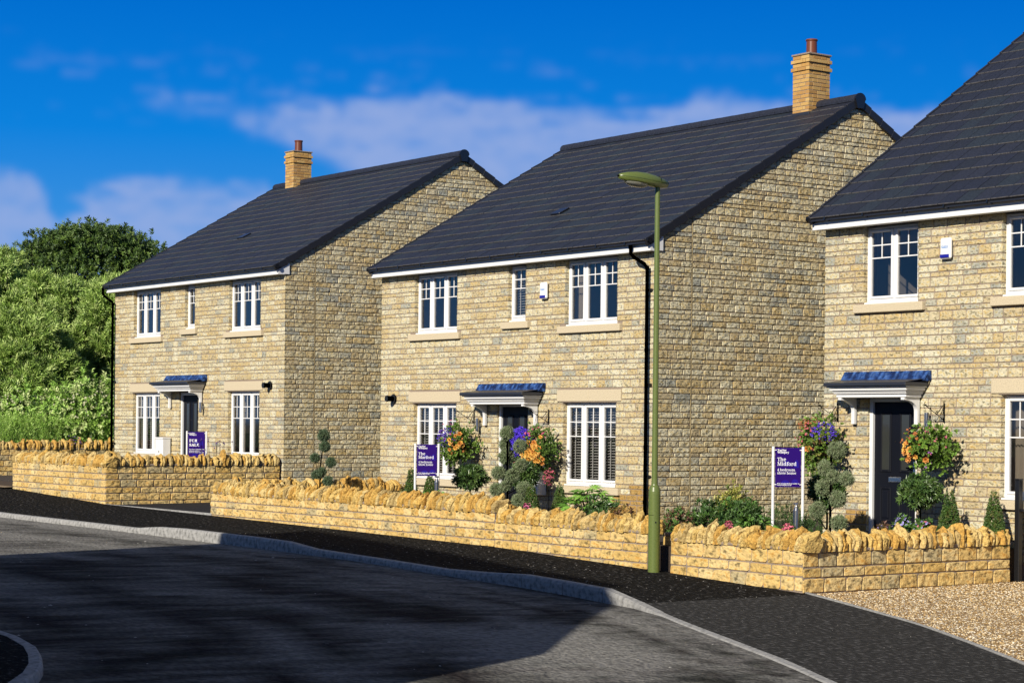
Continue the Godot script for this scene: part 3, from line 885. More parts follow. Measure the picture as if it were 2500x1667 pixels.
func roof(hs: Node3D, s: Dictionary, W: float, D: float, tp: float, zr: float, top: Callable) -> void:
	var ang := atan(tp)
	var up := Vector3(0, sin(ang), -cos(ang)); var nor := Vector3(0, cos(ang), sin(ang))
	var xl := -W - 0.03; var xr := 0.022
	var b := MB.new()
	for sd: float in [1.0, -1.0]:
		var P := func(x: float, z: float, off: float) -> Vector3:
			return Vector3(x, top.call(z) - off, z if sd > 0 else 2 * zr - z)
		var q := [P.call(xl, 0.29, 0.03), P.call(xr, 0.29, 0.03), P.call(xr, zr, 0.03), P.call(xl, zr, 0.03), P.call(xl, 0.29, 0.07), P.call(xr, 0.29, 0.07), P.call(xr, zr, 0.07), P.call(xl, zr, 0.07)]
		var mid := Vector3((xl + xr) / 2, top.call(zr / 2) - 0.05, zr / 2 if sd > 0 else 1.5 * zr)
		b.fquad(q[0], q[1], q[2], q[3], mid); b.fquad(q[4], q[5], q[6], q[7], mid)
		b.fquad(q[0], q[1], q[5], q[4], mid); b.fquad(q[1], q[2], q[6], q[5], mid); b.fquad(q[0], q[3], q[7], q[4], mid)
	var rf := part(b, "roof", M.verge, hs)
	# tiles of the front slope
	var L := (0.30 - zr) / cos(ang)
	var gauge := 0.345
	var rows := int(L / gauge)
	gauge = L / rows
	var tone := [Color(0.022, 0.0265, 0.042), Color(0.024, 0.0285, 0.044), Color(0.020, 0.0245, 0.039), Color(0.027, 0.0315, 0.046)]
	var list := []
	var tilt := Basis(Vector3(1, 0, 0), -atan(0.017 / gauge))
	var frame := Basis(Vector3(1, 0, 0), nor, -up) * tilt
	for i in rows:
		var base: Vector3 = Vector3(0, top.call(0.30) - 0.03, 0.30) + up * (i * gauge) + nor * 0.017
		var wd := 0.335
		var x := xl - (wd / 2 if i % 2 else 0.0)
		while x < xr - 0.01:
			var a := maxf(x, xl); var c := minf(x + wd, xr)
			if c - a > 0.04:
				var p := base + Vector3((a + c) / 2, 0, 0) + nor * R(-0.002, 0.0045)
				var d := CAM - (p + hs.position)
				list.append([p, c - a - 0.007, rng.randi() % 4, absf(d.normalized().dot(nor)) / d.length_squared() * (0.0 if p.x + hs.position.x > 12 else 1.0), R(-0.009, 0.009)])
			x += wd
	list.sort_custom(func(p: Array, q: Array) -> bool: return p[3] > q[3])
	var rest := MB.new()
	for i in list.size():
		var q: Array = list[i]
		var key := "tile %.2f %.3f %d" % [q[1], gauge, q[2]]
		if not tile_mesh.has(key): tile_mesh[key] = [tile_arrays(q[1], gauge + 0.05, tone[q[2]]), null]
		var src: MB = tile_mesh[key][0]
		var t := Transform3D(frame * Basis(Vector3(0, 0, 1), q[4]), q[0])
		if i < 300:
			if tile_mesh[key][1] == null: tile_mesh[key][1] = src.mesh()
			put(tile_mesh[key][1], "roof_tile", M.tile, rf, t)
		else:
			for k in src.v.size():
				rest.v.append(t * src.v[k]); rest.n.append(t.basis * src.n[k]); rest.c.append(src.c[k]); rest.uv.append(src.uv[k])
	if rest.v.size(): stuff(part(rest, "roof_tiles", M.tile, rf))
	# verge caps on both slopes
	var vm := MB.new()
	vm.bbox(Vector3(-0.025, -0.115, -gauge), Vector3(0.025, 0.03, 0.004), 0.006)
	var vmesh := vm.mesh()
	for i in rows:
		for sd: float in [1.0, -1.0]:
			for x: float in [xr + 0.008, xl - 0.008]:
				var base: Vector3 = Vector3(x, top.call(0.30) - 0.03, 0.30) + up * (i * gauge) + nor * 0.022
				var t := Transform3D(frame, base)
				if sd < 0: t = Transform3D(Basis(Vector3(-1, 0, 0), Vector3(0, 1, 0), Vector3(0, 0, -1)), Vector3(2 * x, 0, 2 * zr)) * Transform3D(frame, base)
				put(vmesh, "verge_cap", M.verge, rf, t)
	# ridge
	var ry: float = top.call(zr) - 0.035
	var rm := MB.new()
	var rl := 0.44
	for k in 10:
		var a := PI * (-0.08) + PI * 1.16 * k / 10.0; var c := PI * (-0.08) + PI * 1.16 * (k + 1) / 10.0
		rm.col = tone[1]
		rm.quad(Vector3(0.006, 0.115 * sin(a), 0.135 * cos(a)), Vector3(rl, 0.118 * sin(a), 0.138 * cos(a)), Vector3(rl, 0.118 * sin(c), 0.138 * cos(c)), Vector3(0.006, 0.115 * sin(c), 0.135 * cos(c)))
		rm.quad(Vector3(rl, 0.118 * sin(a), 0.138 * cos(a)), Vector3(rl, 0.1 * sin(a), 0.118 * cos(a)), Vector3(rl, 0.1 * sin(c), 0.118 * cos(c)), Vector3(rl, 0.118 * sin(c), 0.138 * cos(c)))
	var rmesh := rm.mesh()
	var n := int((xr - xl + 0.06) / rl) + 1
	for k in n:
		put(rmesh, "ridge_tile", M.tile, rf, Transform3D(Basis(), Vector3(xl - 0.03 + k * (xr - xl + 0.06 - rl) / (n - 1), ry, zr)))
	b = MB.new()
	var poly := [Vector2(0.075, -0.16), Vector2(0.125, 0.0)]
	for k in 9: poly.append(Vector2(0.14 * cos(PI * k / 8.0), 0.005 + 0.125 * sin(PI * k / 8.0)))
	poly.append_array([Vector2(-0.125, 0.0), Vector2(-0.075, -0.16)])
	b.prism(poly, 0, 0.03, Transform3D(Basis(Vector3(0, 0, -1), Vector3(0, 1, 0), Vector3(1, 0, 0)), Vector3(xr + 0.035, ry, zr)))
	part(b, "ridge_end", M.gutter, rf)
	for v: Array in s.vents:
		b = MB.new()
		b.bbox(Vector3(-0.15, 0.016, -0.30), Vector3(0.15, 0.05, -0.02), 0.008)
		b.box(Vector3(-0.13, 0.018, -0.021), Vector3(0.13, 0.04, -0.0155))
		var o := part(b, "roof_vent", M.gutter, rf)
		o.transform = Transform3D(frame, Vector3(v[0], top.call(0.30) - 0.03, 0.30) + up * (v[1] * gauge) + nor * 0.02)
	if s.has("chimney"):
		chimney(hs, s.chimney, zr + 0.05, top.call(zr + 0.36) - 0.15, s.chimney_top)

# ------------------------------------------------------------------ garden walls
func wall_courses(height: float, T: float, m: float) -> Array:   # from the top down, returned bottom up
	var res := []
	var y := 0.0
	while y < height:
		var h := T if res.size() % 2 == 0 else m
		res.append(h); y += h
	res.reverse()
	return res

# one straight stretch. a, b: ends of the outer face in plan; out: its outward side; cop: height of the coping bed; low: lowest ground
func wall_run(w: Node3D, a: Vector3, b: Vector3, out: Vector3, cop: float, low: float, T: float, m: float, lens: Array, coping: bool, keep: int, lean := 0.2) -> void:
	var u := (b - a).normalized()
	var len := a.distance_to(b)
	var cs := wall_courses(cop - 0.03 - low, T, m)
	var hgt := 0.0
	for h: float in cs: hgt += h
	var y0 := cop - 0.03 - hgt
	var core := MB.new()
	var t := Transform3D(Basis(u, Vector3.UP, out), Vector3(a.x, 0, a.z))
	core.box(Vector3(0.006, y0, -0.24), Vector3(len - 0.006, cop - 0.012, -0.012), t)
	part(core, "mortar_core", M.mortar, w)
	var bed := MB.new()
	bed.bbox(Vector3(-0.006, cop - 0.034, -0.25), Vector3(len + 0.006, cop + 0.012, 0.004), 0.012, t)
	part(bed, "mortar_bed", M.mortar, w)
	var st := lay(Vector3(a.x, y0, a.z) + out * -0.014, u, out, len, cs, lens, [], wtones, 0.024, 0.014)
	place_stones(st, keep, wtones, "wall", M.wallstone, w)
	if not coping: return
	var x := 0.02
	while x < len - 0.02:
		var th := R(0.042, 0.10)
		var h := R(0.15, 0.255) * (1.22 if rng.randf() < 0.18 else 1.0)
		var bas := Basis(u, Vector3.UP, out) * Basis(Vector3(0, 0, 1), -lean * R(0.0, 1.8)) * Basis(Vector3.UP, R(-0.4, 0.4))
		bas = bas * Basis.from_scale(Vector3(th * R(0.95, 1.15), h, R(0.26, 0.33)))
		var p := t * Vector3(x + th / 2, cop - 0.004, -0.115 + R(-0.02, 0.02))
		var k := rng.randi() % ctones.size()
		put(shared("coping", coping_src, rng.randi() % coping_src.size(), k, ctones), "coping_stone", M.coping, w, Transform3D(bas, p))
		x += th * R(0.86, 1.04)

func garden_walls() -> void:
	var grp := "low stone garden walls with upright coping"
	var w := thing("garden_wall", "tall stone garden wall with upright coping at the far left, before the house with the for sale board", "wall", Vector3.ZERO, grp)
	wall_run(w, Vector3(-18.35, 0, 4.3), Vector3(-13.2, 0, 4.3), Vector3.BACK, 0.725, -0.25, 0.163, 0.128, [0.26, 0.46], true, 150, 0.3)
	wall_run(w, Vector3(-13.2, 0, 4.3), Vector3(-13.2, 0, 0.05), Vector3.RIGHT, 0.735, -0.3, 0.163, 0.128, [0.28, 0.5], true, 150, 0.08)
	w = thing("garden_wall", "long stone garden wall that steps down beside the green lamp post", "wall", Vector3.ZERO, grp)
	wall_run(w, Vector3(-8.35, 0, 4.3), Vector3(1.25, 0, 4.3), Vector3.BACK, 0.315, -0.4, 0.152, 0.116, [0.24, 0.40], true, 160, 0.3)
	wall_run(w, Vector3(1.25, 0, 4.304), Vector3(5.02, 0, 4.304), Vector3.BACK, 0.175, -0.55, 0.152, 0.116, [0.24, 0.40], true, 100, 0.2)
	wall_run(w, Vector3(-8.12, 0, 4.05), Vector3(-8.12, 0, 0.1), Vector3.RIGHT, 0.33, -0.3, 0.152, 0.116, [0.24, 0.40], true, 0, 0.08)
	wall_run(w, Vector3(5.02, 0, 4.02), Vector3(5.54, 0, 4.02), Vector3.BACK, 0.15, -0.6, 0.152, 0.116, [0.24, 0.40], false, 40)
	w = thing("garden_wall", "stone garden wall turning the corner beside the gravel drive, right of the lamp post", "wall", Vector3.ZERO, grp)
	wall_run(w, Vector3(5.52, 0, 4.3), Vector3(8.18, 0, 4.3), Vector3.BACK, 0.105, -0.65, 0.20, 0.135, [0.28, 0.46], true, 120, 0.25)
	wall_run(w, Vector3(8.18, 0, 4.3), Vector3(8.18, 0, 0.30), Vector3.RIGHT, 0.085, -0.65, 0.20, 0.135, [0.32, 0.48], true, 120, 0.08)
	w = thing("garden_wall", "side boundary wall left of the far house, in front of the hedge", "wall", Vector3.ZERO, grp)
	wall_run(w, Vector3(-24.0, 0, 4.2), Vector3(-24.0, 0, -4.0), Vector3.RIGHT, 0.93, 0.0, 0.163, 0.128, [0.28, 0.5], true, 60, 0.08)

# ------------------------------------------------------------------ street furniture
func street_lamp() -> void:
	var at := Vector3(5.36, -0.37, 4.46)
	var l := thing("street_lamp", "green street lamp post standing in the gap of the garden wall", "street lamp", at)
	var b := MB.new()
	b.lathe([[0.083, -0.05], [0.083, 1.10], [0.082, 1.13], [0.070, 1.19], [0.050, 1.215], [0.046, 1.23], [0.043, 1.3], [0.036, 5.42]], Vector3.ZERO, 28)
	var col := part(b, "column", M.lampgreen, l)
	b = MB.new()
	var pts := []
	for k in 13: pts.append(Vector3(0.0842 * sin(-0.8 + k * 0.13), 0.80, 0.0842 * cos(-0.8 + k * 0.13)))
	b.tube(pts, [0.0025], 5)
	b.tube([Vector3(0.075, 0.70, 0.038), Vector3(0.079, 0.70, 0.040)], [0.011], 10)
	part(b, "access_door", M.iron, col)
	# lantern: lofted body reaching over the road
	var secs := [[-0.16, 0.035, 0.035, -0.02], [-0.14, 0.075, 0.055, -0.045], [-0.02, 0.098, 0.082, -0.062], [0.10, 0.118, 0.098, -0.060], [0.26, 0.135, 0.108, -0.055], [0.42, 0.132, 0.098, -0.050], [0.56, 0.108, 0.072, -0.045], [0.66, 0.068, 0.042, -0.034], [0.705, 0.028, 0.016, -0.018]]
	var head := Node3D.new()
	head.name = "lantern"
	l.add_child(head, true)
	head.position = Vector3(0, 5.44, 0)
	head.rotation = Vector3(-0.07, 0.0, 0)
	for half: int in 2:
		b = MB.new()
		var rings := []
		for q: Array in secs:
			var r := []
			for k in 13:
				var a := PI * k / 12.0
				var y: float = sin(a) * (q[2] if half == 0 else q[3])
				var wd: float = cos(a)
				r.append(Vector3(signf(wd) * pow(absf(wd), 0.8) * q[1], y - (0.004 if half else 0.0), q[0]))
			rings.append(r)
		for i in rings.size() - 1:
			for k in 12:
				var c: Vector3 = (rings[i][k] + rings[i + 1][k + 1]) / 2
				var q0: Vector3 = rings[i][k]; var q1: Vector3 = rings[i][k + 1]; var q2: Vector3 = rings[i + 1][k + 1]; var q3: Vector3 = rings[i + 1][k]
				for p: Vector3 in ([q0, q2, q1, q0, q3, q2] if (q1 - q0).cross(q2 - q0).dot(c - Vector3(0, 0, 0.26)) > 0 else [q0, q1, q2, q0, q2, q3]):
					b.vert(p, Vector3(p.x / 0.13, p.y / 0.09, (p.z - 0.26) * 0.9).normalized())
		part(b, "lantern_hood" if half == 0 else "lantern_base", M.lampgreen, head)
	b = MB.new()
	for i in 8:
		for k in 16:
			var P := func(ii: int, kk: int) -> Vector3:
				var th := PI / 2 * ii / 8.0; var ph := TAU * kk / 16.0
				return Vector3(0.092 * cos(th) * cos(ph), -0.052 - 0.062 * sin(th), 0.38 + 0.21 * cos(th) * sin(ph))
			b.fquad(P.call(i, k), P.call(i, k + 1), P.call(i + 1, k + 1), P.call(i + 1, k), Vector3(0, 0, 0.38))
	part(b, "lamp_bowl", M.bowl, head)
	b = MB.new()
	b.tube([Vector3(-0.105, 0.02, 0.02), Vector3(-0.085, 0.075, 0.02), Vector3(0, 0.094, 0.02), Vector3(0.085, 0.075, 0.02), Vector3(0.105, 0.02, 0.02)], [0.004], 5)
	part(b, "hood_seam", M.iron, head)

func sign_board(at: Vector3, right: Vector3, ground: float, top: float, w: float, h: float, lines: Array, label: String) -> void:
	var s := thing("sign_board", label, "sign", Vector3(at.x, ground, at.z), "house builder's sign boards")
	var out := right.cross(Vector3.UP).normalized()
	var bas := Basis(right, Vector3.UP, out)
	var T := Transform3D(bas, Vector3.ZERO)
	for k: float in [-1.0, 1.0]:
		var b := MB.new()
		b.lathe([[0.022, -0.2], [0.022, top - ground], [0.018, top - ground + 0.006], [0.0, top - ground + 0.007]], right * (k * (w / 2 + 0.03)), 14)
		part(b, "post", M.white, s)
	var yt := top - ground - 0.01
	var b2 := MB.new()
	b2.bbox(Vector3(-w / 2, yt - h, -0.008), Vector3(w / 2, yt, 0.008), 0.003, T)
	var board := part(b2, "board", M.purple, s)
	b2 = MB.new()
	# the faint lighter-blue leaf pattern printed on the board
	for q: Array in [[-0.02, 0.33, 0.10, 0.12], [0.12, 0.30, 0.07, 0.20], [-0.04, 0.06, 0.12, 0.09], [0.10, 0.07, 0.10, 0.10]]:
		if lines.size() < 6: continue
		var poly := []
		for k in 7:
			var a := PI * k / 6.0
			poly.append(Vector2(q[0] + q[2] / 2 * cos(a), -h + q[1] + q[3] * 0.5 * sin(a)))
		poly.append_array([Vector2(q[0] - q[2] / 2, -h + q[1] - 0.015), Vector2(q[0] + q[2] / 2, -h + q[1] - 0.015)])
		b2 = MB.new()
		b2.prism(poly, 0.0082, 0.0088, Transform3D(bas, Vector3(0, yt, 0)))
		part(b2, "printed_leaf", M.purple2, board)
	for l: Array in lines:     # [text, x, y down, size, weight, italic]
		text(board, l[0], T * Vector3(-w / 2 + l[1], yt - l[2], 0.0098), l[3], M.letter, bas, "Droid Serif", l[4], HORIZONTAL_ALIGNMENT_LEFT, l[5])
	for k: float in [-1.0, 1.0]:
		for q: float in [0.035, h - 0.04]:
			var b := MB.new()
			b.bbox(Vector3(k * w / 2 - 0.02, yt - q - 0.006, -0.004), Vector3(k * w / 2 + 0.02, yt - q + 0.006, 0.012), 0.002, T)
			part(b, "fixing", M.white, s)

func bollard(at: Vector3, top: float, label: String) -> void:
	var s := thing("bollard_light", label, "garden light", at, "steel garden lights")
	var b := MB.new()
	var h := top - at.y
	b.lathe([[0.045, -0.1], [0.045, h - 0.11], [0.018, h - 0.05], [0.014, h - 0.03]], Vector3.ZERO, 18)
	part(b, "tube", M.steel, s)
	b = MB.new()
	b.lathe([[0.014, h - 0.03], [0.04, h - 0.026], [0.04, h - 0.004], [0.0, h]], Vector3.ZERO, 18)
	part(b, "cap", M.steel, s)

func meter_box(label: String, at: Vector3, w: float, h: float, d: float) -> void:
	var s := thing("meter_box", label, "meter box", at, "white meter boxes")
	var b := MB.new()
	b.bbox(Vector3(-w / 2, 0, 0), Vector3(w / 2, h, d), 0.012)
	var body := part(b, "casing", M.white, s)
	b = MB.new()
	b.bbox(Vector3(-w / 2 - 0.01, h - 0.03, 0), Vector3(w / 2 + 0.01, h + 0.01, d + 0.015), 0.008)
	part(b, "lid", M.white, s)
	b = MB.new()
	b.box(Vector3(-0.02, h * 0.5, d), Vector3(0.02, h * 0.5 + 0.03, d + 0.006))
	part(b, "latch", M.flue, body)

# ------------------------------------------------------------------ plants
func leaf_mesh(len: float, wd: float, fold := 0.25, curl := 0.15) -> MB:
	# along +z, four triangles, folded at the midrib
	var b := MB.new()
	var m := Vector3(0, -curl * len * 0.3, len * 0.5); var t := Vector3(0, -curl * len, len)
	var l := Vector3(-wd / 2, fold * wd * 0.5, len * 0.45); var r := Vector3(wd / 2, fold * wd * 0.5, len * 0.45)
	b.tri(Vector3.ZERO, m, l); b.tri(m, t, l); b.tri(Vector3.ZERO, r, m); b.tri(m, r, t)
	return b

func sprig(n: int, stem: float, len: float, wd: float, seed_: int, spread := 0.9) -> ArrayMesh:
	var rg := RandomNumberGenerator.new()
	rg.seed = seed_
	var b := MB.new()
	for k in n:
		var p := Vector3(0, 0, stem * (k + 0.5) / n)
		var a := k * 2.4 + rg.randf() * 0.6
		var dir := (Vector3(cos(a), sin(a), 0) * spread + Vector3(0, 0, 0.75 + rg.randf() * 0.4)).normalized()
		var bas := Basis.looking_at(-dir, Vector3(rg.randf_range(-0.6, 0.6), rg.randf_range(-0.6, 0.6), 1))
		var s := rg.randf_range(0.75, 1.2)
		var lf := leaf_mesh(len * s, wd * s)
		var g0 := rg.randf_range(0.85, 1.12)
		b.add([lf.v, lf.n], Transform3D(bas, p), Color(g0, g0, g0))
	return b.mesh()

func towards(d: Vector3, roll: float, s: float) -> Basis:
	var b := Basis.looking_at(-d.normalized(), Vector3(0.13, 1, 0.07).normalized())
	return b * Basis(Vector3(0, 0, 1), roll) * Basis.from_scale(Vector3(s, s, s))

# leaves spread through an uneven, clumped ellipsoid
func crown(parent: Node, called: String, mesh: Mesh, m: Material, c: Vector3, r: Vector3, n: int, cols: Array, o := {}) -> MultiMeshInstance3D:
	var a := crown_points(c, r, n, cols, o)
	return many(mesh, m, a[0], a[1], called, parent)

func crown_points(c: Vector3, r: Vector3, n: int, cols: Array, o := {}) -> Array:
	var f := FastNoiseLite.new()
	f.seed = rng.randi() % 10000; f.frequency = o.get("freq", 1.0)
	var ts := []; var cs := []
	var tries := 0
	var rough: float = o.get("rough", 0.25)
	var gap: float = o.get("gap", -0.35)
	var sweep: Vector3 = o.get("sweep", Vector3.ZERO)
	var inner: float = o.get("inner", 0.55)
	while ts.size() < n and tries < n * 8:
		tries += 1
		var d := Vector3(rng.randfn(), rng.randfn(), rng.randfn()).normalized()
		var q := pow(rng.randf(), 0.4) * (1 - inner) + inner
		var k := 1.0 + rough * f.get_noise_3dv(d * 1.7 / maxf(f.frequency, 0.01)) * 2.0
		var p := Vector3(d.x * r.x, d.y * r.y, d.z * r.z) * q * k
		if p.y < o.get("floor", -99.0): continue
		if f.get_noise_3dv(p * 2.2) < gap: continue
		var dir: Vector3 = d + sweep + Vector3(R(-0.5, 0.5), R(-0.3, 0.5), R(-0.5, 0.5)) * o.get("wild", 1.0)
		ts.append(Transform3D(towards(dir, R(0, TAU), R(0.7, 1.25)), c + p))
		var col: Color = pick(cols)
		var v := R(0.85, 1.15)
		cs.append(Color(col.r * v, col.g * v * R(0.96, 1.04), col.b * v))
	return [ts, cs]

var mesh_of := {}
func make_leaves() -> void:
	mesh_of.willow = sprig(10, 0.24, 0.15, 0.034, 1, 0.6)
	mesh_of.ash = sprig(10, 0.20, 0.13, 0.062, 2, 1.0)
	mesh_of.elder = sprig(9, 0.16, 0.10, 0.05, 3, 0.9)
	mesh_of.bay = sprig(6, 0.05, 0.085, 0.026, 4, 0.8)
	mesh_of.box = sprig(6, 0.03, 0.022, 0.013, 5, 0.9)
	mesh_of.fir = sprig(9, 0.045, 0.03, 0.007, 6, 0.8)
	mesh_of.shrub = sprig(6, 0.05, 0.05, 0.026, 7, 0.9)
	mesh_of.geranium = sprig(5, 0.035, 0.04, 0.04, 8, 1.0)
	mesh_of.weed = sprig(10, 0.22, 0.07, 0.02, 9, 0.6)
	mesh_of.lobelia = sprig(5, 0.02, 0.016, 0.014, 10, 1.0)
	mesh_of.bloom = sprig(6, 0.01, 0.022, 0.018, 11, 1.3)
	# begonia: ruffled double flower
	var b := MB.new()
	var rg := RandomNumberGenerator.new()
	rg.seed = 4
	for ring in 3:
		for k in 6:
			var a := k * TAU / 6 + ring * 0.5
			var rad: float = [0.046, 0.036, 0.022][ring]
			var el: float = [0.25, 0.7, 1.15][ring]
			var dir := Vector3(cos(a) * cos(el), sin(a) * cos(el), sin(el))
			var lf := leaf_mesh(rad, rad * 1.1, 0.5, -0.3)
			var v := rg.randf_range(0.85, 1.1)
			b.add([lf.v, lf.n], Transform3D(Basis.looking_at(-dir, Vector3(0, 0, 1)), Vector3(0, 0, ring * 0.004)), Color(v, v * rg.randf_range(0.9, 1.05), v))
	mesh_of.begonia = b.mesh()
	# a lobed leaf for the large-leaved plants
	b = MB.new()
	var o := Vector3.ZERO
	for k in 7:
		var a := (k - 3) * 0.52
		var L: float = [0.6, 0.82, 0.95, 1.0, 0.95, 0.82, 0.6][k]
		var tip := Vector3(sin(a) * L, -0.22 * L * L, cos(a) * L)
		var l := Vector3(sin(a - 0.2) * L * 0.62, -0.03, cos(a - 0.2) * L * 0.62); var r := Vector3(sin(a + 0.2) * L * 0.62, -0.03, cos(a + 0.2) * L * 0.62)
		var m := Vector3(sin(a) * L * 0.6, -0.07, cos(a) * L * 0.6)
		b.tri(o, m, l); b.tri(l, m, tip); b.tri(o, r, m); b.tri(m, r, tip)
	mesh_of.palmate = b.mesh()
	mesh_of.broad = leaf_mesh(1.0, 0.5, 0.3, 0.35).mesh()

func C(r: float, g_: float, b: float) -> Color: return Color(r, g_, b)

func pom_tree(label: String, x: float, z: float, ground: float, balls: Array, stems: Array, cols: Array) -> void:
	# balls: [x, y, radius], world coordinates in the plane z; stems: [[points...], radius]
	var s := thing("cloud_pruned_tree", label, "topiary", Vector3(x, ground, z), "cloud-pruned trees with round pads")
	var b := MB.new()
	for st: Array in stems:
		var pts := []
		for p: Array in st[0]: pts.append(Vector3(p[0] - x, p[1] - ground, p[2] if p.size() > 2 else 0.0))
		b.tube(pts, [st[1], st[1] * 0.75], 8)
	part(b, "trunk", M.twig, s)
	for q: Array in balls:
		var c := Vector3(q[0] - x, q[1] - ground, R(-0.10, 0.02))
		crown(s, "foliage_pad", mesh_of.fir, M.leaf, c, Vector3.ONE * q[2] * 0.66, int(27000 * q[2] * q[2]) + 120, cols, {"rough": 0.10, "gap": -0.75, "inner": 0.4, "wild": 0.7, "freq": 3.0})

func cone_tree(label: String, x: float, z: float, ground: float, top: float, r: float) -> void:
	var s := thing("box_cone", label, "topiary", Vector3(x, ground, z), "clipped box cones")
	var ts := []; var cs := []
	var h := top - ground
	for k in 1900:
		var t := 1.0 - sqrt(rng.randf())
		var a := R(0, TAU)
		var rr := r * (1 - t) * R(0.82, 1.05) + 0.015
		var d := Vector3(cos(a), 0.5, sin(a))
		ts.append(Transform3D(towards(d + Vector3(R(-0.6, 0.6), R(-0.3, 0.7), R(-0.6, 0.6)), R(0, TAU), R(0.8, 1.3)), Vector3(cos(a) * rr, 0.03 + h * t, sin(a) * rr)))
		var col: Color = pick([C(0.05, 0.11, 0.018), C(0.07, 0.14, 0.022), C(0.09, 0.15, 0.025), C(0.11, 0.12, 0.03), C(0.04, 0.085, 0.015)])
		cs.append(col * R(0.85, 1.15))
	many(mesh_of.box, M.leaf, ts, cs, "foliage", s)
	var b := MB.new()
	b.tube([Vector3(0, -0.1, 0), Vector3(0, h * 0.85, 0)], [0.015, 0.006], 6)
	part(b, "stem", M.bark, s)

func bay_tree(label: String, x: float, z: float, ground: float, cy: float, r: Vector3) -> void:
	var s := thing("bay_tree", label, "topiary", Vector3(x, ground, z), "standard bay trees with round heads")
	crown(s, "crown", mesh_of.bay, M.gloss, Vector3(0, cy - ground, 0), r * 0.86, 620, [C(0.035, 0.075, 0.018), C(0.05, 0.10, 0.022), C(0.07, 0.13, 0.03), C(0.09, 0.15, 0.035)], {"rough": 0.3, "gap": -0.5, "inner": 0.3, "freq": 2.0})
	var b := MB.new()
	b.tube([Vector3(0, -0.1, 0), Vector3(0.006, (cy - ground) * 0.5, 0.004), Vector3(0, cy - ground, 0)], [0.018, 0.015, 0.012], 8)
	for k in 5:
		var a := k * 1.3
		b.tube([Vector3(0, cy - ground - 0.08, 0), Vector3(cos(a) * r.x * 0.6, cy - ground + 0.06, sin(a) * r.z * 0.6)], [0.009, 0.004], 5)
	part(b, "trunk", M.twig, s)

func shrub(called: String, label: String, cat: String, x: float, z: float, ground: float, top: float, r: float, kind: String, n: int, cols: Array, flowers := [], o := {}) -> Node3D:
	var s := thing(called, label, cat, Vector3(x, ground, z), "planting behind the garden walls")
	var h := top - ground
	crown(s, "foliage", mesh_of[kind], o.get("mat", M.leaf), Vector3(0, h * 0.42, 0), Vector3(r, h * 0.56, r * 0.85), n, cols, {"rough": 0.3, "gap": -0.5, "inner": 0.25, "freq": 1.6, "floor": -h * 0.42, "sweep": Vector3(0, 0.4, 0)})
	var b := MB.new()
	for k in 6:
		var a := k * 1.05
		b.tube([Vector3(cos(a) * 0.02, -0.06, sin(a) * 0.02), Vector3(cos(a) * r * 0.55, h * 0.6, sin(a) * r * 0.5)], [0.008, 0.003], 5)
	part(b, "stems", M.bark, s)
	for q: Array in flowers:    # [colour, count, mesh, scale]
		var ts := []; var cs := []
		for k in int(q[1]):
			var d := Vector3(R(-1, 1), R(0.15, 1), R(-0.2, 1)).normalized()
			ts.append(Transform3D(towards(d, R(0, 6), q[3] * R(0.8, 1.2)), Vector3(d.x * r, h * 0.42 + d.y * h * 0.6, d.z * r * 0.85)))
			cs.append(q[0] * R(0.8, 1.15))
		stuff(many(mesh_of[q[2]], M.petal, ts, cs, "blossom", s))
	return s

func big_leaf_plant(label: String, x: float, z: float, ground: float, top: float, r: float, n: int, size: float, mesh: String, cols: Array) -> void:
	var s := thing("broad_leaved_plant", label, "plant", Vector3(x, ground, z), "planting behind the garden walls")
	var b := MB.new()
	var h := top - ground
	var mats := []
	for c: Color in cols: mats.append(mat(c.linear_to_srgb(), 0.45, {"cull_mode": BaseMaterial3D.CULL_DISABLED, "backlight_enabled": true, "backlight": Color(0.2, 0.3, 0.06)}))
	for k in n:
		var a := k * 2.399; var t := sqrt((k + 0.5) / n)
		var p := Vector3(cos(a) * r * t * 0.75, h * (0.98 - 0.55 * t * t) * R(0.8, 1.0), sin(a) * r * t * 0.75)
		b.tube([Vector3(cos(a) * 0.03, -0.05, sin(a) * 0.03), p * Vector3(0.6, 0.7, 0.6), p], [0.007, 0.005, 0.004], 5)
		var dir := Vector3(cos(a), R(-0.15, 0.35), sin(a)).normalized()
		put(mesh_of[mesh], "leaf", pick(mats), s, Transform3D(towards(dir, R(-0.4, 0.4), size * R(0.8, 1.15)), p))
	part(b, "stems", M.bark, s)

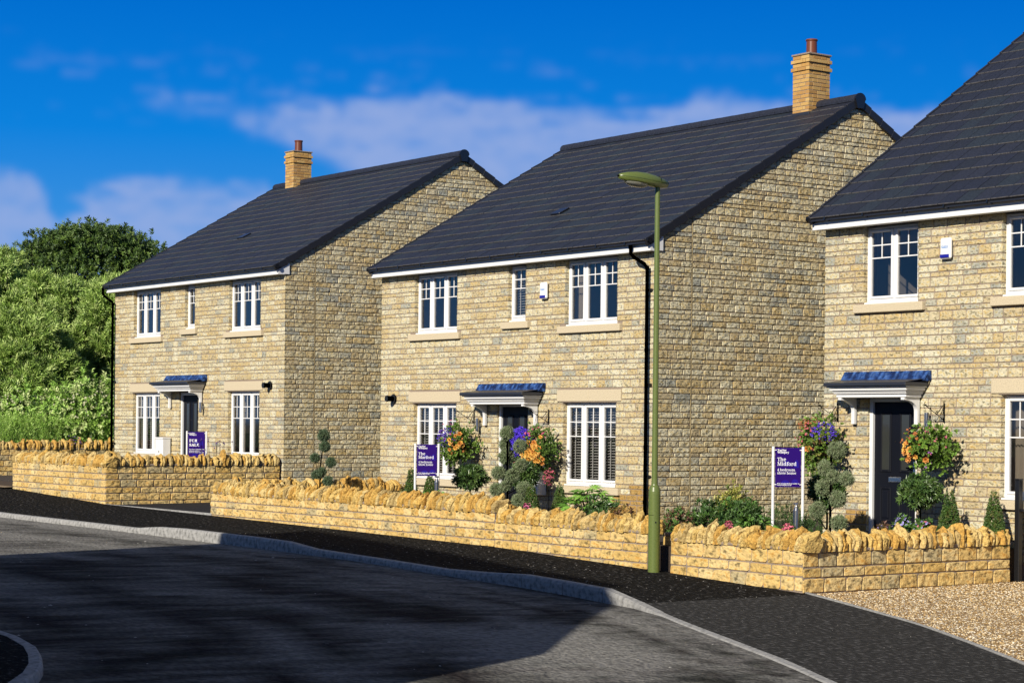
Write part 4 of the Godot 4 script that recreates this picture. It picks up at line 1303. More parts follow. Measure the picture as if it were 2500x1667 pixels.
func hanging_basket(label: String, x: float, z: float, top: float, hook_y: float, r: Vector3, green: Array, begonias: int, begonia_at: Vector3, extras: Array) -> void:
	var c := Vector3(x, top - r.y, z)
	var s := thing("hanging_basket", label, "hanging basket", c, "hanging baskets on wall brackets")
	var b := MB.new()
	b.lathe([[0.0, -0.20], [0.10, -0.17], [0.15, -0.08], [0.165, 0.03], [0.15, 0.035], [0.0, 0.02]], Vector3.ZERO, 16)
	part(b, "basket_liner", M.coco, s)
	for k in 3:
		var a := k * TAU / 3
		b = MB.new()
		var e := Vector3(cos(a) * 0.15, 0.03, sin(a) * 0.15)
		var hk := Vector3(0, hook_y - c.y, 0)
		for j in 14:
			var p := e.lerp(hk, j / 14.0); var q := e.lerp(hk, (j + 0.8) / 14.0)
			b.tube([p, q], [0.0035], 5)
		part(b, "chain", M.iron, s)
	crown(s, "foliage", mesh_of.geranium, M.leaf, Vector3.ZERO, r * 0.92, 950, green, {"rough": 0.55, "gap": -0.22, "inner": 0.3, "freq": 1.8})
	for q: Array in extras:   # [colour, count, mesh, centre, radius, scale]
		var ts := []; var cs := []
		for k in int(q[1]):
			var d := Vector3(rng.randfn(), rng.randfn(), rng.randfn()).normalized()
			var p: Vector3 = q[3] + Vector3(d.x * q[4].x, d.y * q[4].y, d.z * q[4].z) * pow(rng.randf(), 0.3)
			ts.append(Transform3D(towards(d + Vector3(0.4, 0.2, 0.5), R(0, 6), q[5] * R(0.8, 1.3)), p))
			cs.append(q[0] * R(0.75, 1.2))
		stuff(many(mesh_of[q[2]], M.petal, ts, cs, "blossom", s))
	var mats := [mat(lin(0.74, 0.42, 0.08), 0.6, {"cull_mode": BaseMaterial3D.CULL_DISABLED, "vertex_color_use_as_albedo": true}), mat(lin(0.78, 0.50, 0.13), 0.6, {"cull_mode": BaseMaterial3D.CULL_DISABLED, "vertex_color_use_as_albedo": true}), mat(lin(0.62, 0.27, 0.06), 0.6, {"cull_mode": BaseMaterial3D.CULL_DISABLED, "vertex_color_use_as_albedo": true})]
	for k in begonias:
		var d := Vector3(rng.randfn() * 0.5 + begonia_at.x, rng.randfn() * 0.55 + begonia_at.y, absf(rng.randfn()) + 0.6).normalized()
		var p := Vector3(d.x * r.x, d.y * r.y, d.z * r.z) * R(0.95, 1.12)
		put(mesh_of.begonia, "begonia_flower", pick(mats), s, Transform3D(towards(d + Vector3(0.5, 0.1, 0.3), R(0, 6), R(0.95, 1.35)), p))

func tree(called: String, label: String, at: Vector3, blobs: Array, mesh: Mesh, cols: Array, limbs: Array, o := {}) -> void:
	# blobs: [centre, radii, leaf sprays]; limbs: [[points], radius]
	var s := thing(called, label, o.get("cat", "tree"), at, o.get("group", "trees and bushes beyond the far house"))
	var b := MB.new()
	for l: Array in limbs: b.tube(l[0], [l[1], l[1] * 0.7, l[1] * 0.4, l[1] * 0.22], 7)
	part(b, "trunk", o.get("bark", M.bark), s)
	var ts := []; var cs := []
	for q: Array in blobs:
		var a := crown_points(q[0], q[1], q[2], cols, o)
		ts.append_array(a[0]); cs.append_array(a[1])
	many(mesh, M.leaf, ts, cs, "crown", s)

# ------------------------------------------------------------------ ground
const KX := [-60.0, -30.0, -12.3, -8.0, -6.2, -4.5, -2.8, -0.5, 0.8, 2.0, 3.3, 4.4, 5.25, 6.7, 7.75, 8.6, 9.37, 10.3, 11.3, 12.9, 14.1, 18.0, 26.0, 60.0]
const KZ := [6.95, 6.95, 6.95, 6.88, 6.85, 6.85, 6.85, 6.85, 6.88, 6.90, 6.90, 6.90, 6.86, 6.88, 6.98, 7.30, 7.67, 8.07, 8.47, 9.12, 9.70, 11.5, 14.6, 24.0]

func kerb_z(x: float) -> float: return interp(x, KX, KZ)
func inner_z(x: float) -> float: return interp(x, [-60, 8.19, 9.99, 11.31, 13.01, 14.06, 18, 26, 60], [4.2, 4.24, 4.93, 5.45, 6.34, 6.94, 9.2, 12.5, 22])
func kerb_rise(x: float) -> float: return interp(x, [-6.2, -5.2, -1.0, 0.2, 4.3, 5.1, 7.5, 8.5], [0.0, 0.085, 0.085, 0.0, 0.0, 0.085, 0.085, 0.0])
func kerb_top(x: float) -> float: return H(x, kerb_z(x)) + kerb_rise(x)
func road_y(x: float, z: float) -> float:
	var k := kerb_z(x)
	return H(x, 6.9) - interp(x, [7.4, 9.4], [0.09, 0.012]) - 0.0 * k

func ground() -> void:
	var b := MB.new()
	b.quad(Vector3(-600, -1.9, 600), Vector3(600, -1.9, 600), Vector3(600, -1.9, -600), Vector3(-600, -1.9, -600))
	structure(b, "ground", M.lawn)
	# road: dried mud and dust lie in patches and wheel tracks; left sunlight painted in
	b = MB.new()
	var xs := []
	var x := -60.0
	while x < 60.0:
		xs.append(x); x += 0.16 if x > -14 and x < 17 else 1.5
	xs.append(60.0)
	var f1 := FastNoiseLite.new()
	f1.seed = 5; f1.frequency = 1.0; f1.fractal_octaves = 5
	var dust_and_sun := func(p: Vector3) -> Color:
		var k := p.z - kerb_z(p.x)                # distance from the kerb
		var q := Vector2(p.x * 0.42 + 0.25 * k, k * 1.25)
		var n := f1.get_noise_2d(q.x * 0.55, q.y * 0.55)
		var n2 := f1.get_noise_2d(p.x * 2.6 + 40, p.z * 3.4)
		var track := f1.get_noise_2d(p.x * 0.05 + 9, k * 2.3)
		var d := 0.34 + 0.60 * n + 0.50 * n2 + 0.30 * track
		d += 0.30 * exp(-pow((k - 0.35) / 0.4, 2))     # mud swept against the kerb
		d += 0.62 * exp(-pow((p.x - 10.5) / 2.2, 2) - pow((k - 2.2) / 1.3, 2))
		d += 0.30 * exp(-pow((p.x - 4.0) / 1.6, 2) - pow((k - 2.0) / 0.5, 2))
		d += 0.34 * smoothstep(1.0, -3.0, p.x)  # sunlight on the left end of the road, painted into its colour
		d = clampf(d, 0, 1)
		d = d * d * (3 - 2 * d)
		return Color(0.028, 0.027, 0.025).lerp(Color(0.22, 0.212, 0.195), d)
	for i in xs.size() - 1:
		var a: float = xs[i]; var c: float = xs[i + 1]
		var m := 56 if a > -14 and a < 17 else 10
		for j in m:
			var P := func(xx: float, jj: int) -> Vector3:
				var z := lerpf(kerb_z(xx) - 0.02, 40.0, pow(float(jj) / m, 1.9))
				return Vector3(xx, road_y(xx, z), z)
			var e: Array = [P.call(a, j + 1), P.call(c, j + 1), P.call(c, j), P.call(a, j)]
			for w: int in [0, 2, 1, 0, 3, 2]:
				b.col = dust_and_sun.call(e[w])
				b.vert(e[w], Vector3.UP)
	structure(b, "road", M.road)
	# pavement
	b = MB.new()
	for i in xs.size() - 1:
		var a: float = xs[i]; var c: float = xs[i + 1]
		for j in 5:
			var P := func(xx: float, jj: int) -> Vector3:
				var t := jj / 5.0
				var z := lerpf(inner_z(xx), kerb_z(xx) - 0.12, t)
				var k := clampf((t - 0.45) / 0.55, 0, 1)
				return Vector3(xx, H(xx, z) + kerb_rise(xx) * k * k - 0.004, z)
			b.quad(P.call(a, j + 1), P.call(c, j + 1), P.call(c, j), P.call(a, j))
	smooth(b)
	structure(b, "pavement", M.pave)
	# newer, greyer strip of the drive crossing
	b = MB.new()
	x = 8.35
	while x < 30:
		var st := 0.5
		var P := func(xx: float, t: float) -> Vector3:
			var z := lerpf(inner_z(xx) + 0.05, kerb_z(xx) - 0.125, t)
			return Vector3(xx, H(xx, z) + kerb_rise(xx) * t + 0.002, z)
		for j in 4:
			b.quad(P.call(x + (0.0 if x > 8.4 else 0.0), (j + 1) / 4.0), P.call(x + st, (j + 1) / 4.0), P.call(x + st, j / 4.0), P.call(x, j / 4.0))
		x += st
	smooth(b)
	structure(b, "drive_crossing", M.crossing)
	# kerb stones, each a piece of its own
	var kr := Node3D.new()
	kr.name = "kerb"
	add_child(kr)
	kr.set_meta("kind", "structure")
	x = -14.6
	while x < 24:
		var dx := 0.915 * cos(atan((kerb_z(x + 0.5) - kerb_z(x)) / 0.5))
		kerb_stone(kr, x, x + dx)
		x += dx
	# pin kerbs: edge of the gravel drive, edge of the far drive
	b = MB.new()
	x = 8.19
	while x < 24:
		var a := Vector3(x, H(x, inner_z(x)), inner_z(x)); var c := Vector3(x + 0.9, H(x + 0.9, inner_z(x + 0.9)), inner_z(x + 0.9))
		var t := Transform3D(Basis((c - a).normalized(), Vector3.UP, (c - a).normalized().cross(Vector3.UP)).orthonormalized(), a)
		b.bbox(Vector3(0.002, -0.12, -0.025), Vector3(a.distance_to(c) - 0.002, 0.012, 0.025), 0.005, t)
		x += 0.9
	structure(b, "drive_edging", M.kerb)
	b = MB.new()
	b.bbox(Vector3(-13.2, -0.3, 4.26), Vector3(-8.3, -0.105, 4.31), 0.005)
	structure(b, "drive_threshold", M.kerb)
	b = MB.new()
	b.quad(Vector3(-13.2, -0.122, 4.27), Vector3(-8.1, -0.122, 4.27), Vector3(-8.1, 0.0, -14), Vector3(-13.2, 0.0, -14))
	structure(b, "driveway", M.drive)
	# planting beds and lawns
	b = MB.new()
	b.box(Vector3(-8.2, -0.6, -14), Vector3(8.0, -0.02, 4.15))
	structure(b, "planting_bed", M.soil)
	b = MB.new()
	b.box(Vector3(-24.0, -0.6, 0.05), Vector3(-13.3, 0.22, 4.2))
	structure(b, "planting_bed", M.soil)
	b = MB.new()
	b.quad(Vector3(-60, 0.12, 4.25), Vector3(-18.36, 0.09, 4.25), Vector3(-18.36, 0.26, 0.0), Vector3(-60, 0.26, 0.0))
	b.quad(Vector3(-120, 0.26, 0.0), Vector3(-22.2, 0.26, 0.0), Vector3(-22.2, 0.45, -80), Vector3(-120, 0.45, -80))
	structure(b, "lawn", M.lawn)
	b = MB.new()
	b.quad(Vector3(-23.9, 0.11, 4.5), Vector3(-18.36, 0.095, 4.5), Vector3(-18.36, 0.13, 3.6), Vector3(-23.9, 0.15, 3.6))
	structure(b, "path", M.path)
	# gravel drive and its pebbles
	b = MB.new()
	x = 8.1
	while x < 24:
		var P := func(xx: float, z: float) -> Vector3: return Vector3(xx, H(xx, 4.3) + 0.0 + interp(z, [0.0, 4.0], [0.02, 0.0]) - 0.02, z)
		for j in 4:
			var f := func(xx: float, jj: int) -> Vector3: return P.call(xx, lerpf(inner_z(xx), -6.0, jj / 4.0))
			b.quad(f.call(x, j), f.call(x + 0.5, j), f.call(x + 0.5, j + 1), f.call(x, j + 1))
		x += 0.5
	smooth(b)
	structure(b, "gravel_drive", M.gravel)
	var pb := MB.new()
	var rg := RandomNumberGenerator.new()
	rg.seed = 8
	var ico := []
	for k in 6: ico.append(Vector3(cos(k * TAU / 6) * rg.randf_range(0.8, 1.1), rg.randf_range(-0.15, 0.15), sin(k * TAU / 6) * rg.randf_range(0.8, 1.1)))
	for k in 6:
		pb.fquad(ico[k], ico[(k + 1) % 6], Vector3(0.1, 0.62, 0.0), Vector3(0.1, 0.62, 0.0), Vector3(0, -0.3, 0))
	var pm := pb.mesh()
	var ts := []; var cs := []
	var cols := [C(0.58, 0.45, 0.25), C(0.66, 0.56, 0.38), C(0.46, 0.30, 0.12), C(0.74, 0.67, 0.53), C(0.38, 0.27, 0.14), C(0.35, 0.31, 0.25), C(0.55, 0.37, 0.15)]
	var n := 0
	while n < 52000:
		var px := R(8.2, 15.0); var pz := R(0.1, 7.4)
		n += 1
		if pz > inner_z(px) - 0.02: continue
		var sc := R(0.007, 0.017)
		ts.append(Transform3D(Basis.from_euler(Vector3(R(-0.4, 0.4), R(0, TAU), R(-0.4, 0.4))) * Basis.from_scale(Vector3(sc, sc * 0.8, sc * R(0.7, 1.0))), Vector3(px, H(px, 4.3) - 0.018 + interp(pz, [0.0, 4.0], [0.02, 0.0]), pz)))
		cs.append(pick(cols) * R(0.8, 1.15))
	var gp := many(pm, M.pebble, ts, cs, "gravel", self)
	gp.set_meta("kind", "stuff"); gp.set_meta("label", "pale brown pea gravel covering the drive at the right"); gp.set_meta("category", "gravel")
	# near-side pavement with its curved kerb
	var near := [Vector2(-60, 14.6), Vector2(-20, 14.6), Vector2(0, 14.7), Vector2(5, 14.85), Vector2(7.82, 15.0), Vector2(8.6, 15.1), Vector2(9.55, 15.32), Vector2(10.1, 15.5), Vector2(10.65, 15.72), Vector2(11.15, 15.98), Vector2(11.7, 16.35), Vector2(12.4, 16.75), Vector2(13.4, 17.1), Vector2(16, 17.35), Vector2(60, 17.6)]
	b = MB.new()
	var kn := Node3D.new()
	kn.name = "near_kerb"
	add_child(kn)
	kn.set_meta("kind", "structure")
	for i in near.size() - 1:
		var p: Vector2 = near[i]; var q: Vector2 = near[i + 1]
		var yp := road_y(p.x, 15) + 0.10; var yq := road_y(q.x, 15) + 0.10
		b.quad(Vector3(p.x, yp, 60), Vector3(q.x, yq, 60), Vector3(q.x, yq, q.y + 0.10), Vector3(p.x, yp, p.y + 0.10))
	structure(b, "near_pavement", M.pave)
	# kerb pieces along the curve
	var s := 0.0
	var run := []
	for i in range(2, near.size() - 1):
		var p: Vector2 = near[i]; var q: Vector2 = near[i + 1]
		var m := maxi(1, int(p.distance_to(q) / 0.6))
		for k in m: run.append(p.lerp(q, float(k) / m))
	for i in mini(run.size() - 1, 60):
		var p: Vector2 = run[i]; var q: Vector2 = run[i + 1]
		var bb := MB.new()
		var d := (q - p).normalized(); var nn := Vector2(-d.y, d.x)
		var e := 0.002
		kerb_block(bb, p + d * e, q - d * e, nn, road_y(p.x, 15) + 0.105, road_y(q.x, 15) + 0.105)
		part(bb, "kerb_stone", M.kerb, kn)
	# loose stones and clods on the road
	ts = []; cs = []
	for k in 420:
		var px := R(-6, 15); var pz := R(7.2, 15)
		if pz < kerb_z(px) + 0.2: continue
		var sc := R(0.006, 0.018) * (1.6 if rng.randf() < 0.1 else 1.0)
		ts.append(Transform3D(Basis.from_euler(Vector3(0, R(0, TAU), 0)) * Basis.from_scale(Vector3(sc * 1.3, sc * 0.8, sc)), Vector3(px, road_y(px, pz), pz)))
		cs.append(pick([C(0.03, 0.027, 0.024), C(0.05, 0.045, 0.04), C(0.25, 0.24, 0.22), C(0.02, 0.02, 0.02)]))
	for k in 500:
		var px := R(-4, 15); var pz := R(4.5, 7.5)
		if pz > kerb_z(px) - 0.2 or pz < inner_z(px) + 0.1: continue
		var sc := R(0.004, 0.010)
		ts.append(Transform3D(Basis.from_scale(Vector3(sc * 1.3, sc * 0.8, sc)), Vector3(px, H(px, pz) + kerb_rise(px) * pow(clampf((pz - inner_z(px)) / (kerb_z(px) - 0.12 - inner_z(px)) - 0.45, 0, 1) / 0.55, 2), pz)))
		cs.append(pick([C(0.35, 0.33, 0.30), C(0.2, 0.19, 0.17), C(0.5, 0.47, 0.42)]))
	var gr := many(pm, M.pebble, ts, cs, "grit", self)
	gr.set_meta("kind", "stuff"); gr.set_meta("label", "loose grit and clods of dried mud scattered on the tarmac"); gr.set_meta("category", "grit")

func kerb_block(b: MB, p: Vector2, q: Vector2, back: Vector2, yp: float, yq: float) -> void:
	var V := func(a: Vector2, off: float, y: float) -> Vector3: return Vector3(a.x + back.x * off, y, a.y + back.y * off)
	var c := Vector3((p.x + q.x) / 2 + back.x * 0.06, yp - 0.1, (p.y + q.y) / 2 + back.y * 0.06)
	var prof := [[0.0, -0.22], [0.0, -0.045], [0.012, -0.012], [0.03, 0.0], [0.125, 0.0], [0.125, -0.22]]
	for k in prof.size() - 1:
		var s: Array = prof[k]; var t: Array = prof[k + 1]
		b.fquad(V.call(p, s[0], yp + s[1]), V.call(q, s[0], yq + s[1]), V.call(q, t[0], yq + t[1]), V.call(p, t[0], yp + t[1]), c)
	for e: Array in [[p, yp], [q, yq]]:
		for k in range(1, prof.size() - 1):
			b.fquad(V.call(e[0], prof[0][0], e[1] + prof[0][1]), V.call(e[0], prof[k][0], e[1] + prof[k][1]), V.call(e[0], prof[k + 1][0], e[1] + prof[k + 1][1]), V.call(e[0], prof[0][0], e[1] + prof[0][1]), c)

func kerb_stone(parent: Node, xa: float, xb: float) -> void:
	var p := Vector2(xa, kerb_z(xa)); var q := Vector2(xb, kerb_z(xb))
	var d := (q - p).normalized()
	var b := MB.new()
	kerb_block(b, p + d * 0.006, q - d * 0.006, Vector2(d.y, -d.x), kerb_top(xa), kerb_top(xb))
	part(b, "kerb_stone", M.kerb, parent)

func smooth(b: MB) -> void:
	# shared normals at shared points
	var acc := {}
	for i in b.v.size():
		var k := Vector3i((b.v[i] * 500).round())
		acc[k] = acc.get(k, Vector3.ZERO) + b.n[i]
	for i in b.v.size():
		b.n[i] = acc[Vector3i((b.v[i] * 500).round())].normalized()

# the house across the road, left of the camera: its shadow falls over the road
func neighbour() -> void:
	var hs := thing("neighbour_house", "house across the road whose roof shadow lies over the road", "house", Vector3.ZERO)
	var k := (9.0 + 0.6) / 0.56
	var rl := Vector3(-3.9 + 0.45 * k, 9.0, 4.1 + k); var rr := Vector3(6.6 + 0.45 * k, 9.0, 5.8 + k)
	var u := (rr - rl).normalized()
	var p := Vector3(-u.z, 0, u.x)     # away from the road
	var w := 4.18; var dh := 5.1
	var b := MB.new()
	var E := func(e: Vector3, sd: float, y: float) -> Vector3: return Vector3(e.x, y, e.z) + p * (w * sd)
	for sd: float in [-1.0, 1.0]:
		b.fquad(E.call(rl, sd, -0.6), E.call(rr, sd, -0.6), E.call(rr, sd, 9.0 - dh), E.call(rl, sd, 9.0 - dh), (rl + rr) / 2)
	for e: Vector3 in [rl, rr]:
		b.fquad(E.call(e, -1, -0.6), E.call(e, 1, -0.6), E.call(e, 1, 9.0 - dh), E.call(e, -1, 9.0 - dh), (rl + rr) / 2)
		b.fquad(E.call(e, -1, 9.0 - dh), E.call(e, 1, 9.0 - dh), e, e, Vector3((rl.x + rr.x) / 2, 7, (rl.z + rr.z) / 2))
	part(b, "wall", M.brickwall, hs)
	b = MB.new()
	for sd: float in [-1.0, 1.0]:
		var off := Vector3(0, 0.02, 0)
		b.fquad(E.call(rl, sd, 9.0 - dh) + off, E.call(rr, sd, 9.0 - dh) + off, rr + off, rl + off, Vector3((rl.x + rr.x) / 2, 4, (rl.z + rr.z) / 2))
	part(b, "roof", M.slab, hs)

# ------------------------------------------------------------------ sky
func sky_image() -> ImageTexture:
	var w := 2048; var h := 1024
	var f := FastNoiseLite.new()
	f.seed = 12; f.frequency = 1.0; f.fractal_octaves = 5; f.noise_type = FastNoiseLite.TYPE_SIMPLEX_SMOOTH
	var im := Image.create(w, h, false, Image.FORMAT_RGBF)
	f.fractal_gain = 0.58; f.fractal_octaves = 6
	# long low cloud bands: [azimuths from the view's middle, tops, bottoms] in degrees, drawn out by the wind
	var bands := [[[-7.9, -7.4, -5.0, -3.0, 0.0, 3.0, 6.0, 9.0, 12.0, 16.0], [8.35, 8.75, 8.9, 9.15, 8.85, 8.65, 9.15, 8.7, 8.8, 8.3], [8.3, 8.0, 7.2, 6.0, 5.5, 5.0, 5.0, 5.5, 7.4, 7.3]], [[-16.0, -13.2, -12.6, -11.6, -10.0, -8.0, -5.5], [6.6, 6.7, 5.4, 6.3, 6.75, 6.6, 6.5], [3.0, 3.0, 3.0, 3.0, 3.0, 3.0, 3.0]], [[-10.4, -9.4, -8.2, -7.2], [8.8, 8.95, 8.95, 8.85], [8.8, 8.55, 8.5, 8.7]]]
	var view := rad_to_deg(atan2(-0.812, 0.583))     # azimuth of the view, from -z towards +x
	for j in h:
		var el := 90.0 - (j + 0.5) * 180.0 / h
		var t := clampf(el / 90.0, 0, 1)
		var base := Color(0.088, 0.252, 0.58)
		var stops := [[0.0, Color(0.19, 0.34, 0.60)], [2.0, Color(0.11, 0.29, 0.59)], [5.0, Color(0.036, 0.222, 0.575)], [8.0, Color(0.003, 0.170, 0.555)], [12.0, Color(0.0, 0.112, 0.47)], [25.0, Color(0.030, 0.085, 0.26)], [90.0, Color(0.036, 0.062, 0.135)]]
		for k in stops.size() - 1:
			if el >= stops[k][0] and el <= stops[k + 1][0]: base = stops[k][1].lerp(stops[k + 1][1], (el - stops[k][0]) / (stops[k + 1][0] - stops[k][0]))
		if el < 0: base = Color(0.16, 0.16, 0.13)
		for i in w:
			var c := base
			if el > 0:
				var az := (i + 0.5) * 360.0 / w
				var d := Vector3(sin(deg_to_rad(az)), 0, -cos(deg_to_rad(az)))
				var q := d * 6.0 * cos(deg_to_rad(el)) + Vector3(0, el * 0.55 if el < 13 else 7.15 + (el - 13) * 0.14, 0)
				var n := f.get_noise_3dv(q * 1.6)
				var n2 := f.get_noise_3dv(q * 5.0 + Vector3(7, 3, 1))
				var rel := fposmod(az - view + 180.0, 360.0) - 180.0
				var m := 0.0
				if absf(rel) < 18 and el < 13:
					var n3 := f.get_noise_3dv(q * 15.0 + Vector3(2, 9, 4))
					var wob := 0.85 * n2 + 0.7 * n + 0.35 * n3
					for k in 3:
						var bk: Array = bands[k]
						if rel < bk[0][0] - 0.8 or rel > bk[0][-1] + 1.5: continue
						var hi := interp(rel, bk[0], bk[1]) + 0.55 * wob; var lo := interp(rel, bk[0], bk[2]) - 0.35 * wob
						var ends := smoothstep(bk[0][0] - 0.7, bk[0][0] + 0.3, rel + wob) * (1.0 - smoothstep(bk[0][-1] - 0.3, bk[0][-1] + 1.2, rel + wob))
						m = maxf(m, ends * (1.0 - smoothstep(hi - 0.42, hi + 0.12, el)) * smoothstep(lo - 0.3, lo + 0.5, el) * [1.0, 0.95, 0.55][k] * clampf(0.86 + 0.5 * n2 + 0.25 * n3, 0, 1))
					# thin streaks above the bands
					m = maxf(m, 0.30 * clampf((n2 + 0.5 * n - 0.18) * 2.2, 0, 1) * exp(-pow((el - 9.2) / 0.8, 2)))
				if absf(rel) > 17 or el > 13:      # broken cloud all round; unseen grey cloud overhead added to mute the blue fill
					var band := exp(-pow((el - 7.5) / 4.0, 2)) + 0.9 * smoothstep(13.0, 24.0, el)
					m = maxf(m, clampf((n * 1.4 + 0.35 * n2 + 0.22 * smoothstep(14.0, 30.0, el)) * 1.6, 0, 1) * minf(band, 1.0))
				m *= 0.80
				c = base.lerp(Color(0.255, 0.335, 0.575).lerp(Color(0.27, 0.268, 0.262), smoothstep(13.0, 26.0, el)), m)
			im.set_pixel(i, j, c)
	return ImageTexture.create_from_image(im)

func _ready() -> void:
	rng.seed = 20240611
	# camera
	var cam := Camera3D.new()
	cam.name = "camera"
	cam.projection = Camera3D.PROJECTION_FRUSTUM
	cam.keep_aspect = Camera3D.KEEP_HEIGHT
	cam.near = 0.1; cam.far = 2000.0
	cam.size = 2 * 0.1 * 833.5 / 5016.0
	cam.frustum_offset = Vector2(0, 0.1 * 205.5 / 5016.0)
	add_child(cam)
	cam.position = CAM
	cam.basis = Basis.looking_at(Vector3(-0.8124, 0, -0.5831), Vector3.UP) * Basis(Vector3(0, 0, 1), 0.0103)
	cam.current = true
	# sky and exposure
	var env := Environment.new()
	env.background_mode = Environment.BG_SKY
	var sky := Sky.new()
	var pan := PanoramaSkyMaterial.new()
	pan.panorama = sky_image()
	sky.sky_material = pan
	env.sky = sky
	env.background_energy_multiplier = 1.0
	env.tonemap_mode = Environment.TONE_MAPPER_LINEAR
	env.tonemap_exposure = 1.3
	env.sdfgi_enabled = true; env.ssao_enabled = true; env.ssil_enabled = true
	var we := WorldEnvironment.new()
	we.name = "sky"
	we.environment = env
	add_child(we)
	# sun: low, from behind the camera's left shoulder
	var sun := DirectionalLight3D.new()
	sun.name = "sun"
	sun.light_energy = 1.6
	sun.light_color = Color(1.0, 0.965, 0.90)
	sun.light_angular_distance = 0.5
	sun.shadow_enabled = true
	add_child(sun)
	sun.basis = Basis.looking_at(Vector3(-0.45, -0.56, -1.0).normalized(), Vector3.UP)

	make_materials()
	make_stones()
	make_leaves()
	ground()
	garden_walls()
	neighbour()
	houses()
	street_lamp()
	furniture()
	planting()
	trees()

func houses() -> void:
	var P := deg_to_rad(30.0)
	var a := house({"x": -13.147, "y": 0.30, "w": 9.04, "d": 9.64, "pitch": P, "gable": true, "label": "farthest stone house, at the left, with the for sale board in front",
		"windows": [[-7.88, -6.33, 3.53, 5.0, 3, "", true], [-4.99, -4.45, 3.67, 5.0, 1, "", true], [-2.69, -1.14, 3.53, 5.0, 3, "", true], [-7.88, -6.33, 0.58, 2.09, 3, "blind", true], [-2.69, -1.15, 0.58, 2.09, 3, "curtain", true]],
		"door": [-5.24, -4.22], "canopy": [-5.85, -3.79, 2.11], "vents": [[-5.0, 6.0]], "chimney": -7.82, "chimney_top": 8.66, "pipe": -8.96, "pipe_side": 0.26})
	flue(a, -0.62, 2.22)
	wall_light(a, -3.90, 1.72)
	var m := house({"x": 0.0, "y": 0.0, "w": 9.04, "d": 9.64, "pitch": P, "gable": true, "label": "middle stone house behind the street lamp, chimney at the right end of its roof",
		"windows": [[-7.76, -6.21, 3.53, 5.0, 3, "", true], [-4.48, -3.90, 3.67, 5.0, 1, "blind", true], [-2.67, -1.12, 3.53, 5.0, 3, "curtain", true], [-7.76, -6.21, 0.60, 2.09, 3, "blind", true], [-2.69, -1.125, 0.60, 2.09, 3, "blind", true]],
		"door": [-4.80, -3.78], "canopy": [-5.33, -3.27, 2.06], "vents": [[-4.6, 5.0]], "chimney": -1.19, "chimney_top": 8.79, "stains": [[-1.25, 0.1, 0.42], [-0.7, 0.1, 0.60], [-3.0, -2.6, 0.25]], "pipe": -0.18, "pipe_side": 0.26})
	flue(m, -8.49, 2.19)
	alarm_box(m, -3.24, 4.18, "evans")
	wall_light(m, -5.33, 1.67)
	bracket_of(m, -5.54, 1.92); bracket_of(m, -3.10, 1.92)
	var c := house({"x": 15.1, "y": 0.06, "w": 10.99, "d": 11.2, "pitch": deg_to_rad(34.9), "gable": false, "label": "nearest stone house, cut off by the right edge of the picture",
		"windows": [[-10.15, -9.01, 3.55, 5.0, 2, "", true], [-7.40, -5.85, 3.55, 5.0, 3, "", true], [-7.39, -5.84, 0.64, 2.11, 3, "curtain", true]],
		"door": [-10.03, -9.0], "canopy": [-10.46, -8.75, 2.08], "stains": [[-10.5, -9.9, 0.36]], "vents": []})
	alarm_box(c, -8.40, 4.27, "evans")
	wall_light(c, -8.72, 1.73)
	bracket_of(c, -10.64, 1.95); bracket_of(c, -8.44, 1.95)

